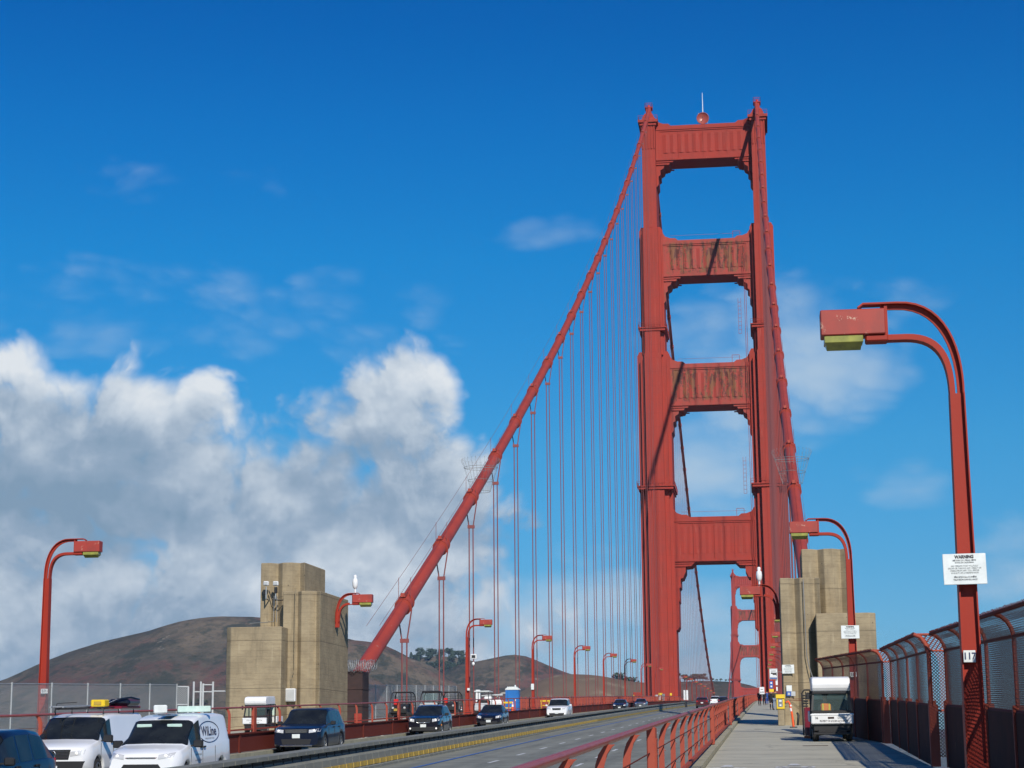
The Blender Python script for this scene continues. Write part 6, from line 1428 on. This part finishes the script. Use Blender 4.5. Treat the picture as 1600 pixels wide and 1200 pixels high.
for px, lb in ((1069.5, 'white banner beyond the tower, left of the pair'), (1073.7, 'white banner beyond the tower, right of the pair')):
    p = at(px, 1086, 560); r = empty('banner', p); tag(r, lb, 'banner'); mb = MB(); mb.bbox(-0.28, 0.28, 0, 0.05, -1.4, 1.4, 0.02); mb.build('cloth', M_white, r); mb = MB(); mb.tube([(0, 0.08, g(560)+WALK-p.z), (0, 0.08, 1.4)], 0.05, 6); mb.build('post', M_galv, r)

# ------------------------------------------------------------------ people
def skinned(name, V, E_, R, m, parent, sub=1):
    """one continuous limb-and-trunk surface grown round a stick skeleton"""
    me = bpy.data.meshes.new(name); me.from_pydata([tuple(v) for v in V], E_, []); o = bpy.data.objects.new(name, me); COL.objects.link(o)
    md = o.modifiers.new('skin', 'SKIN'); ss = o.modifiers.new('sub', 'SUBSURF'); ss.levels = sub; ss.render_levels = sub; md.use_smooth_shade = True
    sv = me.skin_vertices[0].data
    for i, r in enumerate(R): sv[i].radius = (r, r) if not hasattr(r, '__len__') else r
    sv[0].use_root = True
    dg = bpy.context.evaluated_depsgraph_get(); dg.update(); nm = bpy.data.meshes.new_from_object(o.evaluated_get(dg)); bpy.data.objects.remove(o); bpy.data.meshes.remove(me)
    nm.materials.clear(); nm.materials.append(m); q = bpy.data.objects.new(name, nm); COL.objects.link(q); q.parent = parent; return q
def person(x, y, z, rz, label, H=1.74, top=None, legs=None, coat=False, pose='walk', hi=False):
    root = empty('person', (x, y, z), rz); tag(root, label, 'person'); k = H/1.74
    if pose == 'sit': hip, kn, ft = (0, 0, 0.0), 0.42, 0
    S = {}
    st = 0.22 if pose == 'walk' else 0.03
    if pose == 'sit':
        J = [(0, 0, .10), (0, 0, .32), (0, 0, .52), (0, -.01, .60), (0, -.02, .70), (0, -.02, .80), (-.18, 0, .50), (-.24, -.14, .30), (-.14, -.36, .28), (.18, 0, .50), (.24, -.14, .30), (.14, -.36, .28),
             (-.10, -.05, .08), (-.13, -.45, .10), (-.13, -.50, -.32), (-.13, -.64, -.36), (.10, -.05, .08), (.13, -.45, .10), (.13, -.50, -.32), (.13, -.64, -.36)]
    else:
        J = [(0, 0, .95), (0, 0, 1.15), (0, .01, 1.38), (0, 0, 1.47), (0, -.01, 1.56), (0, -.01, 1.67), (-.18, .01, 1.38), (-.23, .05, 1.12), (-.22, -.08, .88), (.18, .01, 1.38), (.23, -.02, 1.12), (.21, -.14, .90),
             (-.09, 0, .90), (-.10, -st*.6, .50), (-.10, -st*.2, .09), (-.10, -st*.2-.15, .04), (.09, 0, .90), (.10, st*.5, .50), (.10, st*1.3, .10), (.10, st*1.3-.15, .04)]
    J = [(a*k, b*k, c*k) for a, b, c in J]
    E_ = [(0, 1), (1, 2), (2, 3), (3, 4), (4, 5), (2, 6), (6, 7), (7, 8), (2, 9), (9, 10), (10, 11), (0, 12), (12, 13), (13, 14), (14, 15), (0, 16), (16, 17), (17, 18), (18, 19)]
    R = [.13, .12, .13, .055, .085, .075, .055, .042, .032, .055, .042, .032, .085, .058, .042, .035, .085, .058, .042, .035]
    # hands: palm, four fingers and a thumb on each wrist
    for w, sg in ((8, -1), (11, 1)):
        x0, y0, z0 = J[w]; b = len(J); J += [(x0, y0-.03*k, z0-.07*k)]; E_ += [(w, b)]; R += [.026]
        for q in range(4): J += [(x0, y0-.06*k+.022*q*k, z0-(.13+.01*(q in (1, 2)))*k)]; E_ += [(b, b+1+q)]; R += [.009]
        J += [(x0-sg*.03*k, y0-.07*k, z0-.09*k)]; E_ += [(b, b+5)]; R += [.010]
    skinned('body', J, E_, [r*k for r in R], M_skin, root)
    if top:
        idx = [0, 1, 2, 6, 7, 8, 9, 10, 11] + ([12, 16] if not coat else [12, 13, 16, 17]); mp = {a: i for i, a in enumerate(idx)}
        V = [J[i] for i in idx]; 
        EE = [(mp[a], mp[b]) for a, b in E_ if a in mp and b in mp]; RR = [(R[i]*1.22+.008)*k*(1.35 if coat and i in (13, 17) else 1) for i in idx]
        for w in (8, 11):
            V[mp[w]] = tuple(V[mp[w]][i]*.88+J[w-1][i]*.12 for i in range(3))
        skinned('coat' if coat else 'jacket', V, EE, RR, top, root)
        if hi:
            mb = MB(); c = J[2]; mb.bbox(-.17*k, .17*k, c[1]-.185*k, c[1]+.18*k, c[2]-.32*k, c[2]+.04*k, .04); mb.build('hi_vis_vest', M_hivis, root)
            mb = MB()
            for q in (-.11, .11): mb.box((q-.025)*k, (q+.025)*k, c[1]-.192*k, c[1]-.184*k, c[2]-.30*k, c[2]+.03*k)
            mb.build('reflective_stripe', M_yel, root)
    if legs and not coat:
        idx = [0, 12, 13, 14, 16, 17, 18]; mp = {a: i for i, a in enumerate(idx)}; skinned('trousers', [J[i] for i in idx], [(mp[a], mp[b]) for a, b in E_ if a in mp and b in mp], [(R[i]*1.18+.008)*k for i in idx], legs, root)
    elif coat:
        idx = [13, 14, 17, 18]; skinned('trousers', [J[13], J[14]], [(0, 1)], [.07*k, .055*k], M_cloth_k, root); skinned('trousers', [J[17], J[18]], [(0, 1)], [.07*k, .055*k], M_cloth_k, root)
    for a, b in ((14, 15), (18, 19)):
        mb = MB(); p, q = Vector(J[a]), Vector(J[b]); mb.bbox(p.x-.05*k, p.x+.05*k, q.y-.06*k, p.y+.07*k, min(p.z, q.z)-.045*k, q.z+.045*k, .03); mb.build('shoe', M_black, root)
    # head: cranium with nose, mouth, ears and eyes; hair cap
    hc = Vector(J[4])+Vector((0, -.005, .045*k)); bm = bmesh.new(); bmesh.ops.create_uvsphere(bm, u_segments=16, v_segments=12, radius=1.0); mb = MB()
    vs = []
    for v in bm.verts:
        x_, y_, z_ = v.co; r_ = Vector((x_*.076, y_*.095, z_*.118))
        if z_ < -.2: r_.x *= 1-.25*(-z_-.2); r_.y *= 1-.12*(-z_-.2)
        if y_ < -.8 and abs(x_) < .35 and -.35 < z_ < .15: r_.y -= .018
        vs.append(hc+r_*k)
    bm.verts.index_update(); mb.add(vs, [[v.index for v in f.verts] for f in bm.faces], 0, True); hd = mb.build('head', M_skin, root)
    mb = MB(); 
    for v_i, v in enumerate(bm.verts): pass
    hv = [hc+Vector((v.co.x*.083, v.co.y*.102+.012, v.co.z*.118+.012))*k for v in bm.verts]
    mb.add(hv, [[v.index for v in f.verts] for f in bm.faces if all(v.co.z > -.15+.9*max(0, -v.co.y-.1) or v.co.y > .3 for v in f.verts)], 0, True); mb.build('hair', M_hair, root); bm.free()
    for sg in (-1, 1):
        mb = MB(); mb.lathe([(0, -.010), (.012, -.004), (.012, .004), (0, .010)], tuple(hc+Vector((sg*.030, -.088, .005))*k), 8); mb.build('eye', M_black, hd)
        mb = MB(); mb.bbox(hc.x+sg*.074*k-.008, hc.x+sg*.074*k+.008, hc.y-.012, hc.y+.02, hc.z-.03*k, hc.z+.03*k, .005); mb.build('ear', M_skin, hd)
    mb = MB(); mb.bbox(hc.x-.022*k, hc.x+.022*k, hc.y-.088*k, hc.y-.075*k, hc.z-.062*k, hc.z-.050*k, .003); mb.build('mouth', M_maroon, hd)
    return root
def stand(px, Y, rz, label, **kw):
    p = at(px, 1100, Y); return person(p.x, Y, g(Y)+WALK, rz, label, **kw)
stand(1205.5, 170, pi, 'person in a long black coat walking away beside the right pylon', top=M_cloth_k, coat=True)
stand(1211.5, 166, pi-0.3, 'person in an olive jacket and pale jeans at the pylon corner', top=M_cloth_o, legs=M_jeans)
stand(1187, 226, 0.2, 'person in dark clothes standing left of the white notice', top=M_cloth_k, legs=M_cloth_k, pose='stand')
stand(1198.5, 238, pi, 'person in a blue jacket behind the one in the black coat', top=M_cloth_b, legs=M_cloth_b)
stand(1194.5, 232, 0.0, 'person in dark clothes between the white notice and the blue jacket', top=M_cloth_k, legs=M_cloth_k, pose='stand', H=1.68)
d_ = person(12.60, 63.82, g(64)+WALK+0.66, 0.15, 'seated driver in an orange hi-vis vest and dark cap inside the utility cart', top=M_cloth_k, legs=M_cloth_k, pose='sit', hi=True, H=1.70)
mb = MB(); mb.lathe([(0.10, 0), (0.10, 0.06), (0.07, 0.11), (0, 0.13)], (0, -0.02, 0.80), 14); mb.bbox(-0.08, 0.08, -0.2, -0.05, 0.79, 0.81, 0.01); mb.build('cap', M_black, d_)

# ------------------------------------------------------------------ trees on the headland
def tree_proto(kind, seed):
    rnd = random.Random(seed); root = empty('ridge_tree' if kind != 1 else 'conifer'); H = 1.0
    mb = MB(); mb.tube([(0, 0, -0.08), (0.01, 0, 0.35), (-0.01, 0.01, 0.8)], [0.035, 0.025, 0.008], 6)
    L = []
    if kind == 1: blobs = [(0, 0, 0.25+0.09*i, 0.22*(1-i/8.5)) for i in range(8)]
    else:
        blobs = []
        for i in range(11 if kind == 0 else 7):
            a = rnd.uniform(0, 2*pi); r_ = rnd.uniform(0.05, 0.30); zz = rnd.uniform(0.42, 0.88); blobs.append((r_*cos(a), r_*sin(a), zz, rnd.uniform(0.10, 0.18)))
            mb.tube([(0, 0, rnd.uniform(0.25, 0.5)), (r_*cos(a), r_*sin(a), zz)], [0.014, 0.004], 4)
    mb.build('trunk', M_bark, root); mb = MB()
    for (x, y, z, r_) in blobs:
        for q in range(34 if kind != 1 else 26):
            v = Vector((rnd.gauss(0, 1), rnd.gauss(0, 1), rnd.gauss(0, 1))).normalized()*r_*rnd.uniform(0.55, 1.12)
            if kind == 1: v.z *= 0.5
            c = Vector((x, y, z))+v; s_ = rnd.uniform(0.025, 0.055); n = (v+Vector((rnd.uniform(-1, 1), rnd.uniform(-1, 1), rnd.uniform(-1, 1)))*r_*.5).normalized()
            a = n.orthogonal().normalized()*s_; b = n.cross(a)
            mb.add([c-a-b*.6, c+a-b*.8, c+a*.7+b, c-a*.8+b*.7], [(0, 1, 2, 3)])
    mb.build('crown', M_leaf if kind != 2 else M_leaf2, root); return root
PT = [tree_proto(0, 1), tree_proto(1, 2), tree_proto(2, 3), tree_proto(0, 9)]
first = [True]*4
def tree(kind, px, Y, h, size, label, group, w=1.0):
    x = at(px, 1040, Y).x; z = h(x, Y) if callable(h) else h
    if first[kind]: o = PT[kind]; first[kind] = False
    else: o = copy_tree(PT[kind])
    o.location = (x, Y, z-0.5); o.scale = (size*w, size*w, size); o.rotation_euler = (0, 0, random.uniform(0, 6.28)); tag(o, label, 'tree', group)
rt = random.Random(5)
W1 = 'dark tree in the wood on the ridge behind the left suspenders'
for i in range(84):
    px = rt.uniform(640, 726); Y = 3300-rt.uniform(-30, 190)*(1 if px > 660 else .5)
    tree(rt.choice((0, 3, 0, 1)), px, Y, hB, rt.uniform(11, 17), W1, 'trees of the ridge wood', 1.5)
for px, sz, k_, lb in ((656, 23, 0, 'tallest broad tree at the left end of the ridge wood'), (706, 20, 1, 'pointed conifer standing above the right part of the ridge wood'), (722, 20, 1, 'lone conifer at the right end of the ridge wood'), (728, 13, 1, 'small conifer just right of the ridge wood')):
    tree(k_, px, 3290, hB, sz, lb, None, 1.1)
for px in (866, 870, 881, 886, 890, 893): tree(2, px, 2790, hC, rt.uniform(7, 12), 'small tree on the green slope left of the brown cutting', 'trees on the green slope')
for px in (898, 903, 908, 912, 917, 921, 926, 930, 936, 941): tree(rt.choice((2, 0, 3)), px, 2150, hD, rt.uniform(8, 14), 'tree along the top of the brown cutting between the lamps', 'trees on top of the cutting', 1.2)
for px in (968, 972, 976, 980, 984, 988, 992, 997, 1002): tree(rt.choice((0, 3)), px, 2120, hD, rt.uniform(10, 17) if px < 992 else 8, 'dark tree in the clump just left of the tower leg', 'trees left of the tower leg', 1.4)
for px in (1069, 1073, 1077, 1081, 1085, 1089, 1093, 1098): tree(rt.choice((0, 3)), px, 2230, hE, rt.uniform(6, 11), 'tree in the clump seen under the near tower portal', 'trees under the tower portal', 1.5)
for px in (1104, 1112, 1119, 1125, 1133, 1139): tree(2, px, 2230, hE, rt.uniform(3, 6), 'low bush on the skyline between the dark cable and the far tower', 'skyline bushes', 1.5)
for px in (300, 312, 322, 250, 262): tree(2, px, 2200, hA, rt.uniform(7, 11), 'dark bush on the lower slope of the large left hill', 'bushes on the left hill', 1.6)
trail('hill_trail', hC, [(at(748, 1040, 2790).x, 2620), (at(770, 1040, 2790).x, 2680), (at(790, 1040, 2790).x, 2730), (at(812, 1040, 2790).x, 2735), (at(835, 1040, 2790).x, 2725)], 2.2)
trail('coast_path', hA, [(at(180, 1040, 2250).x, 2090), (at(205, 1040, 2250).x, 2150), (at(232, 1040, 2250).x, 2190)], 2.5)
trail('slope_path', hA, [(at(560, 1040, 2250).x, 2120), (at(610, 1040, 2250).x, 2190), (at(660, 1040, 2250).x, 2150), (at(700, 1040, 2250).x, 2110)], 2.0)

# ------------------------------------------------------------------ sea air
hm = bpy.data.materials.new('sea_haze'); hm.use_nodes = True; hn = hm.node_tree; hn.nodes.clear()
hv_ = hn.nodes.new('ShaderNodeVolumePrincipled'); hv_.inputs['Color'].default_value = (0.50, 0.74, 1.0, 1); hv_.inputs['Density'].default_value = 0.000048; hv_.inputs['Anisotropy'].default_value = 0.0
ho = hn.nodes.new('ShaderNodeOutputMaterial'); hn.links.new(hv_.outputs[0], ho.inputs['Volume'])
mb = MB(); mb.box(-9600, 9600, -1600, 9600, WATER-75, 215); hz = mb.build('haze', hm); hz['kind'] = 'stuff'
